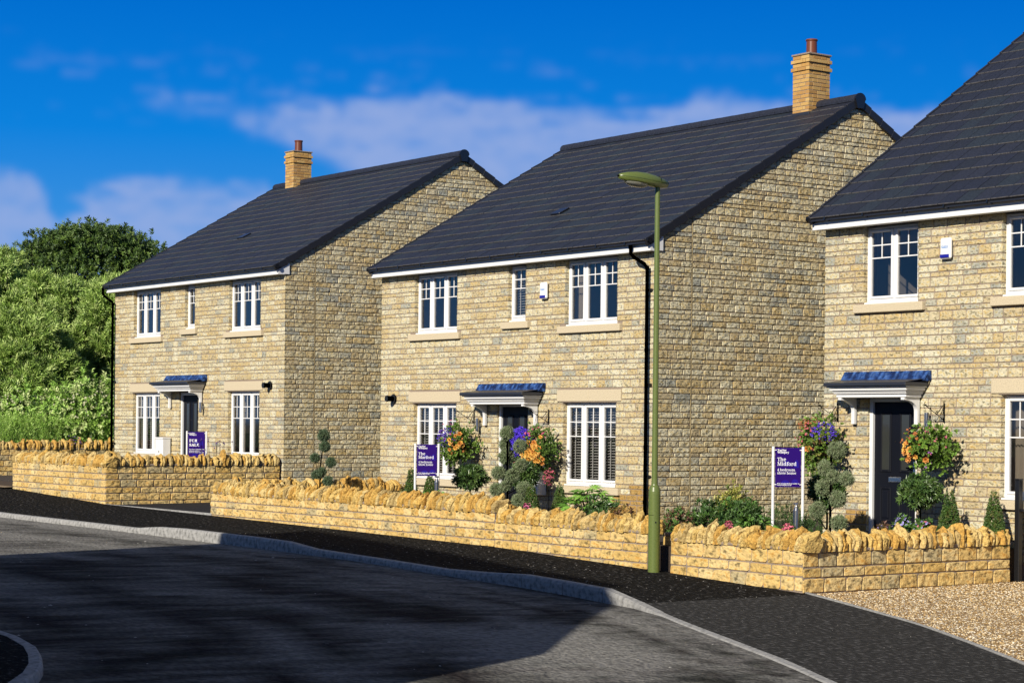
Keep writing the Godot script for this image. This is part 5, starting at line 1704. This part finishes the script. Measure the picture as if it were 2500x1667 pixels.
func furniture() -> void:
	var r := Vector3(0.66, 0, -0.75).normalized()
	var tw := [["Taylor", 0.028, 0.036, 0.040, 700, false], ["Wimpey", 0.028, 0.068, 0.040, 700, false]]
	var bk := [["4 bedroom", 0.028, 0.322, 0.050, 400, true], ["show home", 0.028, 0.368, 0.050, 400, true], ["Book an appointment online at", 0.028, 0.520, 0.0205, 700, false], ["taylorwimpey.co.uk", 0.028, 0.542, 0.0205, 700, false]]
	sign_board(Vector3(5.66, 0, 2.2), r, -0.02, 1.39, 0.37, 0.575, tw + [["The", 0.028, 0.170, 0.071, 400, false], ["Midford", 0.028, 0.236, 0.071, 400, false]] + bk, "purple show home sign on white posts beside the nearest house's door")
	sign_board(Vector3(-3.81, 0, 2.25), r, -0.02, 1.31, 0.37, 0.575, tw + [["The", 0.028, 0.170, 0.071, 400, false], ["Marford", 0.028, 0.236, 0.071, 400, false]] + bk, "purple show home sign on white posts in front of the middle house's left window")
	sign_board(Vector3(-15.45, 0, 1.0), r, 0.22, 1.45, 0.40, 0.60, [["Taylor", 0.028, 0.036, 0.040, 700, false], ["Wimpey", 0.028, 0.068, 0.040, 700, false], ["FOR", 0.028, 0.205, 0.088, 700, false], ["SALE", 0.028, 0.305, 0.088, 700, false], ["For more information", 0.028, 0.405, 0.034, 400, true], ["please speak to our", 0.028, 0.440, 0.034, 400, true], ["sales executive today", 0.028, 0.475, 0.034, 400, true]], "purple for sale sign on white posts behind the far garden wall")
	bollard(Vector3(6.68, -0.02, 3.0), 0.63, "steel garden light below the nearest purple sign")
	bollard(Vector3(-3.25, -0.02, 2.4), 0.74, "steel garden light below the sign of the middle house")
	meter_box("white meter box left of the far house's front door", Vector3(-18.97, 0.55, 0.03), 0.42, 0.72, 0.22)
	meter_box("white meter box below the right-hand flower basket of the middle house", Vector3(-3.38, 0.37, 0.03), 0.50, 0.74, 0.20)
	var g_ := thing("gate_post", "black square gate post at the end of the wall, right edge", "post", Vector3(8.20, -0.46, 0.16))
	var b := MB.new()
	b.bbox(Vector3(-0.04, -0.1, -0.04), Vector3(0.04, 1.42, 0.04), 0.004)
	part(b, "post", M.iron, g_)
	b = MB.new()
	b.bbox(Vector3(-0.046, 1.421, -0.046), Vector3(0.046, 1.445, 0.046), 0.006)
	part(b, "post_cap", M.iron, g_)
	b = MB.new()
	b.bbox(Vector3(0.041, 0.98, -0.02), Vector3(0.10, 1.02, 0.02), 0.005)
	part(b, "gate_hinge", M.iron, g_)

func planting() -> void:
	var dk := [C(0.035, 0.08, 0.016), C(0.05, 0.11, 0.022), C(0.075, 0.14, 0.03)]
	var mid := [C(0.07, 0.16, 0.025), C(0.10, 0.21, 0.035), C(0.05, 0.11, 0.02)]
	var grey := [C(0.18, 0.23, 0.115), C(0.22, 0.27, 0.14), C(0.14, 0.19, 0.085), C(0.25, 0.28, 0.16)]
	var dkgrey := [C(0.08, 0.13, 0.065), C(0.11, 0.16, 0.08), C(0.06, 0.10, 0.05)]
	# nearest house
	pom_tree("tall cloud-pruned tree with silvery pads left of the nearest front door", 6.94, 2.6, -0.02,
		[[6.96, 1.36, 0.125], [6.85, 1.11, 0.11], [6.78, 0.84, 0.115], [6.65, 0.52, 0.115], [7.18, 0.97, 0.09], [7.10, 0.69, 0.105], [7.09, 0.36, 0.105], [7.0, 1.0, 0.07]],
		[[[[6.94, -0.1], [6.94, 0.6], [6.95, 1.3]], 0.022], [[[6.94, 0.18], [6.66, 0.46]], 0.009], [[[6.94, 0.62], [6.80, 0.78]], 0.010], [[[6.94, 0.75], [7.16, 0.92]], 0.009], [[[6.94, 0.50], [7.08, 0.64]], 0.008]], grey)
	bay_tree("small bay tree half hidden behind the tall cloud-pruned tree", 5.55, 1.3, -0.02, 0.76, Vector3(0.25, 0.25, 0.22))
	bay_tree("round-headed bay tree right of the nearest house's dark door", 6.75, 0.6, -0.02, 0.76, Vector3(0.29, 0.22, 0.27))
	cone_tree("box cone standing under the nearest house's stone wall, right of its bay tree", 7.32, 0.6, -0.02, 0.75, 0.19)
	cone_tree("box cone beside the black gate post", 7.98, 0.42, -0.02, 0.76, 0.17)
	hanging_basket("hanging basket trailing green on the left bracket of the nearest house", 4.51, 0.42, 1.82, 2.0, Vector3(0.34, 0.40, 0.30), [C(0.13, 0.24, 0.03), C(0.17, 0.28, 0.04), C(0.09, 0.16, 0.02), C(0.22, 0.24, 0.05)], 3, Vector3(-0.6, -0.2, 0), [[C(0.09, 0.04, 0.50), 150, "lobelia", Vector3(0.18, 0.18, 0.12), Vector3(0.22, 0.14, 0.18), 1.3], [C(0.55, 0.12, 0.16), 60, "bloom", Vector3(-0.1, 0.1, 0.1), Vector3(0.3, 0.3, 0.25), 1.1], [C(0.40, 0.13, 0.05), 60, "bloom", Vector3(-0.15, 0.3, 0.1), Vector3(0.2, 0.1, 0.2), 1.2]])
	hanging_basket("hanging basket with pale orange blooms right of the nearest house's door", 6.76, 0.42, 1.70, 2.0, Vector3(0.36, 0.30, 0.30), [C(0.13, 0.25, 0.03), C(0.18, 0.30, 0.04), C(0.08, 0.15, 0.02)], 22, Vector3(-1.1, -0.3, 0), [[C(0.48, 0.12, 0.18), 24, "bloom", Vector3(0.2, 0.05, 0.1), Vector3(0.28, 0.26, 0.2), 1.1], [C(0.42, 0.14, 0.04), 70, "bloom", Vector3(-0.16, 0.12, 0.12), Vector3(0.22, 0.18, 0.2), 1.2], [C(0.40, 0.14, 0.48), 10, "bloom", Vector3(0.15, -0.1, 0.2), Vector3(0.2, 0.2, 0.1), 1.1]])
	shrub("flowering_shrub", "small hebe with lilac flower spikes at the foot of the nearest door", "shrub", 7.28, 1.5, -0.02, 0.43, 0.16, "shrub", 260, mid, [[C(0.40, 0.36, 0.72), 26, "bloom", 1.3]])
	shrub("flowering_shrub", "small hebe with lilac flowers under the nearest bay tree", "shrub", 7.66, 1.5, -0.02, 0.38, 0.16, "shrub", 240, mid, [[C(0.40, 0.36, 0.72), 16, "bloom", 1.2], [C(0.60, 0.15, 0.25), 10, "bloom", 1.3]])
	shrub("bronze_plant", "bronze-leaved low plant left of the nearest hebe", "plant", 6.99, 1.6, -0.02, 0.31, 0.12, "shrub", 160, [C(0.16, 0.08, 0.05), C(0.12, 0.09, 0.04)], [[C(0.40, 0.36, 0.72), 8, "bloom", 1.1]])
	shrub("low_shrub", "dense dark green low shrub behind the nearest steel garden light", "shrub", 5.20, 1.8, -0.02, 0.50, 0.34, "fir", 900, dk)
	shrub("low_shrub", "dense green low shrub at the foot of the tall cloud-pruned tree", "shrub", 6.50, 2.6, -0.02, 0.42, 0.26, "fir", 700, dk)
	big_leaf_plant("bright broad-leaved plant in front of the nearest purple sign's left post", 6.05, 3.2, -0.02, 0.47, 0.36, 30, 0.15, "broad", [C(0.10, 0.22, 0.03), C(0.14, 0.27, 0.04), C(0.07, 0.17, 0.025)])
	shrub("flowering_plant", "pink flower clump at the foot of the nearest steel garden light", "plant", 6.84, 3.3, -0.02, 0.33, 0.09, "shrub", 90, mid, [[C(0.70, 0.16, 0.24), 40, "bloom", 1.5]])
	shrub("flowering_plant", "dusky pink sedum head just behind the wall right of the lamp post", "plant", 5.90, 3.55, -0.02, 0.33, 0.09, "shrub", 90, mid, [[C(0.42, 0.10, 0.14), 50, "bloom", 1.5]])
	shrub("variegated_shrub", "yellow variegated shrub against the middle house's gable wall", "shrub", 3.67, 1.5, -0.02, 0.70, 0.28, "shrub", 700, [C(0.34, 0.34, 0.06), C(0.28, 0.30, 0.05), C(0.12, 0.17, 0.03), C(0.40, 0.36, 0.10)])
	shrub("low_shrub", "rounded green shrub right of the yellow variegated one", "shrub", 4.70, 2.2, -0.02, 0.58, 0.33, "shrub", 900, mid + dk)
	shrub("low_shrub", "dark green shrub left of the yellow variegated one, beside the lamp post", "shrub", 4.05, 2.3, -0.02, 0.50, 0.26, "bay", 380, dk, [], {"mat": M.gloss})
	shrub("bronze_plant", "low bronze and green plant just right of the lamp post's collar", "plant", 4.05, 2.9, -0.02, 0.40, 0.24, "shrub", 420, [C(0.07, 0.13, 0.025), C(0.14, 0.06, 0.04), C(0.10, 0.19, 0.04)], [[C(0.5, 0.25, 0.15), 10, "bloom", 1.0]])
	# middle house
	pom_tree("cloud-pruned tree with many grey-green pads in front of the middle house's door", -0.78, 2.6, -0.02,
		[[-0.81, 1.53, 0.115], [-0.95, 1.33, 0.09], [-0.56, 1.31, 0.115], [-0.91, 1.13, 0.14], [-1.04, 0.85, 0.115], [-0.50, 1.0, 0.10], [-0.72, 0.80, 0.12], [-1.12, 0.56, 0.115], [-0.43, 0.61, 0.11], [-0.53, 0.39, 0.12], [-0.84, 0.63, 0.08]],
		[[[[-0.78, -0.1], [-0.78, 0.7], [-0.80, 1.45]], 0.024], [[[-0.78, 0.95], [-0.93, 1.10]], 0.010], [[[-0.78, 0.62], [-1.02, 0.80]], 0.010], [[[-0.78, 1.1], [-0.56, 1.28]], 0.010], [[[-0.78, 0.5], [-0.46, 0.60]], 0.010], [[[-0.78, 0.75], [-0.52, 0.96]], 0.009]], grey + [C(0.17, 0.22, 0.10)])
	bay_tree("round-headed bay tree before the middle house, right of its purple sign", -3.94, 1.2, -0.02, 0.69, Vector3(0.31, 0.21, 0.28))
	bay_tree("bay tree behind the cloud-pruned tree at the middle house's door", -2.66, 0.9, -0.02, 0.75, Vector3(0.26, 0.24, 0.22))
	cone_tree("box cone left of the middle house's purple sign", -5.96, 1.2, -0.02, 0.78, 0.15)
	cone_tree("box cone behind the right post of the middle house's purple sign", -5.29, 1.2, -0.02, 0.68, 0.17)
	cone_tree("box cone right of the cloud-pruned tree at the middle house", -0.10, 2.6, -0.02, 0.65, 0.17)
	cone_tree("box cone left of the large lobed-leaf plant", -0.37, 1.8, -0.02, 0.63, 0.15)
	hanging_basket("hanging basket with a few orange blooms left of the middle house's door", -5.50, 0.42, 1.63, 1.89, Vector3(0.36, 0.36, 0.30), [C(0.13, 0.24, 0.03), C(0.17, 0.28, 0.04), C(0.08, 0.15, 0.02)], 11, Vector3(0.8, 0.2, 0), [[C(0.08, 0.03, 0.46), 260, "lobelia", Vector3(-0.14, 0.14, 0.16), Vector3(0.24, 0.2, 0.16), 1.2], [C(0.60, 0.13, 0.22), 40, "bloom", Vector3(-0.1, 0.2, 0.1), Vector3(0.3, 0.28, 0.2), 1.1], [C(0.55, 0.2, 0.05), 50, "bloom", Vector3(0.2, 0.0, 0.12), Vector3(0.15, 0.25, 0.15), 1.2]])
	hanging_basket("full hanging basket of violet lobelia and orange blooms right of the middle door", -2.92, 0.42, 1.60, 1.89, Vector3(0.40, 0.38, 0.30), [C(0.11, 0.20, 0.03), C(0.08, 0.15, 0.02)], 66, Vector3(0.8, -0.35, 0), [[C(0.075, 0.03, 0.58), 1900, "lobelia", Vector3(-0.26, 0.12, 0.18), Vector3(0.24, 0.27, 0.22), 1.45], [C(0.65, 0.14, 0.26), 70, "bloom", Vector3(-0.1, -0.28, 0.15), Vector3(0.34, 0.1, 0.2), 1.3], [C(0.60, 0.13, 0.22), 40, "bloom", Vector3(0.15, 0.3, 0.1), Vector3(0.3, 0.12, 0.2), 1.2]])
	var s := thing("standard_fuchsia", "thin-stemmed standard with a drooping pink head below the fullest basket", "plant", Vector3(-1.76, -0.02, 1.0), "planting behind the garden walls")
	var b := MB.new()
	b.tube([Vector3(0, -0.1, 0), Vector3(0.01, 0.4, 0), Vector3(0, 0.78, 0)], [0.007, 0.006, 0.005], 6)
	part(b, "stem", M.bark, s)
	crown(s, "head", mesh_of.bloom, M.petal, Vector3(0, 0.77, 0), Vector3(0.11, 0.14, 0.1), 150, [C(0.60, 0.14, 0.20), C(0.45, 0.10, 0.14), C(0.10, 0.14, 0.03)], {"inner": 0.3, "freq": 2.0})
	shrub("flowering_plant", "low pink flowers at the wall, right of the middle house's cloud-pruned tree", "plant", 0.20, 2.9, -0.02, 0.36, 0.11, "shrub", 110, mid, [[C(0.62, 0.14, 0.30), 50, "bloom", 1.4]])
	big_leaf_plant("large plant with lobed leaves under the middle house's right window", 1.20, 2.4, -0.02, 0.72, 0.50, 52, 0.23, "palmate", [C(0.14, 0.30, 0.04), C(0.19, 0.37, 0.055), C(0.10, 0.23, 0.03)])
	shrub("low_shrub", "dark glossy shrub left of the lamp post, right of the lobed-leaf plant", "shrub", 2.15, 2.8, -0.02, 0.50, 0.28, "bay", 340, dk, [], {"mat": M.gloss})
	shrub("bronze_plant", "orange-brown low plant just left of the lamp post", "plant", 3.1, 3.2, -0.02, 0.42, 0.26, "shrub", 420, [C(0.34, 0.20, 0.05), C(0.16, 0.08, 0.04), C(0.28, 0.22, 0.06)])
	big_leaf_plant("low leafy plant at the foot of the middle house's purple sign", -2.75, 2.8, -0.02, 0.53, 0.34, 34, 0.14, "broad", [C(0.10, 0.22, 0.03), C(0.13, 0.26, 0.04), C(0.06, 0.15, 0.02)])
	shrub("bronze_plant", "orange-flecked plant by the wall return, left of the middle house's sign", "plant", -6.35, 1.0, -0.02, 0.50, 0.16, "shrub", 260, [C(0.34, 0.24, 0.05), C(0.14, 0.16, 0.04), C(0.20, 0.08, 0.05)])
	pom_tree("dark cloud-pruned tree with small pads beside the far drive", -8.0, 2.0, -0.02,
		[[-7.96, 1.42, 0.125], [-7.93, 1.20, 0.10], [-8.30, 0.97, 0.085], [-7.78, 0.89, 0.09], [-8.36, 0.61, 0.10], [-8.07, 0.69, 0.08], [-7.78, 0.52, 0.085]],
		[[[[-8.1, -0.1], [-8.07, 0.8], [-7.98, 1.2], [-7.96, 1.4]], 0.018], [[[-8.08, 0.6], [-8.30, 0.92]], 0.008], [[[-8.08, 0.5], [-7.80, 0.86]], 0.008], [[[-8.1, 0.3], [-8.36, 0.56]], 0.008]], dkgrey)
	# verbena behind the far wall
	for q: Array in [[-22.6, 0.9, "thin purple verbena stems at the far house's left corner"], [-14.6, 1.0, "thin purple verbena stems under the far house's right window"]]:
		var v := thing("verbena", q[2], "plant", Vector3(q[0], 0.22, q[1]), "planting behind the garden walls")
		b = MB.new()
		var ts := []; var cs := []
		for k in 16:
			var e := Vector3(R(-0.6, 0.6), R(0.75, 1.05), R(-0.25, 0.25))
			b.tube([Vector3(e.x * 0.6, -0.05, e.z * 0.6), Vector3(e.x * 0.85, e.y * 0.6, e.z), e], [0.005, 0.004, 0.003], 5)
			for j in 4:
				ts.append(Transform3D(towards(Vector3(R(-1, 1), 1, R(-1, 1)), 0, 1.2), e)); cs.append(C(0.12, 0.06, 0.25) * R(0.8, 1.3))
		part(b, "stems", M.bark, v)
		stuff(many(mesh_of.bloom, M.petal, ts, cs, "blossom", v))

func trees() -> void:
	# a belt of trees left of the far house, on slightly higher ground
	var at := func(t: float, px: float) -> Vector3:     # metres from the camera along the ground, sideways fraction of the lens
		return Vector3(CAM.x + t * (-0.8124 + 0.5831 * px), 0.3, CAM.z + t * (-0.5831 - 0.8124 * px))
	var ash := [C(0.04, 0.08, 0.013), C(0.055, 0.105, 0.016), C(0.075, 0.135, 0.02), C(0.11, 0.18, 0.028)]
	var wil := [C(0.26, 0.38, 0.075), C(0.33, 0.46, 0.10), C(0.44, 0.55, 0.18), C(0.18, 0.29, 0.05), C(0.14, 0.23, 0.04)]
	var eld := [C(0.25, 0.42, 0.07), C(0.34, 0.50, 0.12), C(0.18, 0.32, 0.045), C(0.46, 0.55, 0.22)]
	var ab := [[Vector3(0, 4.6, 0), Vector3(2.4, 2.6, 2.8), 2600]]
	for k in 74:
		var u := (k + 0.5) / 74.0
		var a := k * 2.399
		var el := u * 1.45
		var d := Vector3(cos(a) * cos(el), sin(el), sin(a) * cos(el))
		var br := R(0.55, 0.85)
		ab.append([Vector3(d.x * 2.7, 4.3 + d.y * 3.75, d.z * 3.9) * Vector3(1, 1, 1), Vector3(br, br * 0.85, br), int(210 * br * br)])
	for k in 26:      # the lower skirt of the crown
		var a := k * 2.399
		var br := R(0.6, 0.9)
		ab.append([Vector3(cos(a) * 2.6, R(2.0, 4.4), sin(a) * 4.0), Vector3(br, br * 0.9, br), int(200 * br * br)])
	tree("ash_tree", "tall dark green tree with the rounded top behind the pale willows", at.call(76, -0.205), ab,
		mesh_of.ash, ash, [[[Vector3(0, -0.3, 0), Vector3(0, 2.5, 0), Vector3(0.2, 5, 0), Vector3(0.3, 8, 0)], 0.22], [[Vector3(0, 2.5, 0), Vector3(-0.6, 4, 1), Vector3(-1.1, 6, 2)], 0.12], [[Vector3(0, 2.8, 0), Vector3(0.8, 4, -1), Vector3(1.3, 6, -2)], 0.12]], {"rough": 0.3, "gap": -0.6, "freq": 1.3, "inner": 0.3, "sweep": Vector3(0, 0.35, 0)})
	var wl := ["pale green willow at the very left edge of the picture", "pale green willow with bare stems, left of the far house's roof", "pale green willow right against the far house's left wall", "low pale willow between the two taller ones"]
	var specs := [[66.0, -0.260, 7.0, 2.2], [64.0, -0.226, 5.9, 1.9], [62.0, -0.186, 5.6, 1.7], [59.0, -0.240, 4.2, 1.6]]
	for i in 4:
		var q: Array = specs[i]
		var h: float = q[2]; var r: float = q[3]
		var blobs := []
		for k in 38:
			var u := (k + 0.5) / 38.0
			var a := k * 2.399
			var yy := h * (0.08 + 0.86 * u)
			var rr: float = r * sqrt(maxf(0.05, 1.0 - pow((u - 0.42) / 0.62, 2))) * R(0.75, 1.02)
			var br := R(0.30, 0.50)
			blobs.append([Vector3(cos(a) * rr, yy, sin(a) * rr), Vector3(br * 1.05, br * R(0.8, 1.2), br * 1.05), int(420 * br * br / 0.16)])
		blobs.append([Vector3(0, h * 0.45, 0), Vector3(r * 0.6, h * 0.40, r * 0.6), 420])
		var limbs := []
		for k in 15:
			var a := k * 0.42 + R(-0.2, 0.2)
			limbs.append([[Vector3(cos(a) * 0.1, -0.3, sin(a) * 0.1), Vector3(cos(a) * r * 0.35, h * 0.32, sin(a) * r * 0.35), Vector3(cos(a) * r * 0.85, h * 0.62, sin(a) * r * 0.85), Vector3(cos(a + 0.2) * r * 0.80, h * R(0.8, 1.03), sin(a + 0.2) * r * 0.80)], R(0.025, 0.045)])
		tree("willow_tree", wl[i], at.call(q[0], q[1]), blobs, mesh_of.willow, wil, limbs, {"rough": 0.35, "gap": -0.5, "freq": 1.5, "inner": 0.35, "sweep": Vector3(0.15, 0.35, -0.2), "wild": 1.0, "bark": M.stem})
	for q: Array in [[57.5, -0.236, 2.35, 1.15, "bright elder bush with cream flower heads, left of the two"], [57.0, -0.206, 2.5, 1.2, "bright elder bush with cream flower heads beside the far house's downpipe"]]:
		var o: Vector3 = at.call(q[0], q[1])
		tree("elder_bush", q[4], o, [[Vector3(0, q[2] * 0.5, 0), Vector3(q[3], q[2] * 0.5, q[3]), 1500], [Vector3(-0.5, q[2] * 0.4, 0.7), Vector3(q[3] * 0.7, q[2] * 0.4, q[3] * 0.7), 800], [Vector3(0.4, q[2] * 0.35, -0.8), Vector3(q[3] * 0.7, q[2] * 0.38, q[3] * 0.7), 800]], mesh_of.elder, eld, [[[Vector3(0, -0.3, 0), Vector3(0.1, 0.8, 0), Vector3(0, 1.6, 0.1)], 0.04], [[Vector3(0, -0.2, 0), Vector3(-0.3, 0.8, 0.4), Vector3(-0.6, 1.5, 0.7)], 0.03]], {"rough": 0.4, "gap": -0.3, "freq": 1.0, "inner": 0.3, "cat": "bush"})
		var ts := []; var cs := []
		for k in 130:
			var d := Vector3(R(-0.2, 1), R(0.1, 1), R(-1, 1)).normalized()
			ts.append(Transform3D(towards(d, R(0, 6), R(1.6, 2.6)), Vector3(d.x * q[3], q[2] * 0.5 + d.y * q[2] * 0.5, d.z * q[3]))); cs.append(C(0.55, 0.55, 0.36) * R(0.8, 1.1))
		stuff(many(mesh_of.bloom, M.petal, ts, cs, "blossom", get_node(NodePath(last_named("elder_bush")))))
	# tall weeds behind the side wall
	var ts := []; var cs := []
	for k in 5200:
		var o: Vector3 = at.call(R(52.8, 56.5), R(-0.262, -0.188))
		if o.x > -24.5: continue
		var hh := R(0.15, 1.0) * 1.35
		ts.append(Transform3D(towards(Vector3(R(-0.4, 0.5), 1.2, R(-0.5, 0.4)), R(0, 6), R(0.8, 1.5)), o + Vector3(0, hh, 0)))
		cs.append(pick([C(0.24, 0.42, 0.06), C(0.29, 0.47, 0.075), C(0.33, 0.49, 0.11), C(0.18, 0.33, 0.045)]) * R(0.85, 1.15))
	var wd := many(mesh_of.weed, M.leaf, ts, cs, "tall_weeds", self)
	wd.set_meta("kind", "stuff"); wd.set_meta("label", "tall fresh green weeds behind the side boundary wall"); wd.set_meta("category", "weeds")

func last_named(s: String) -> String:
	return s if taken[s] == 0 else "%s_%03d" % [s, taken[s]]
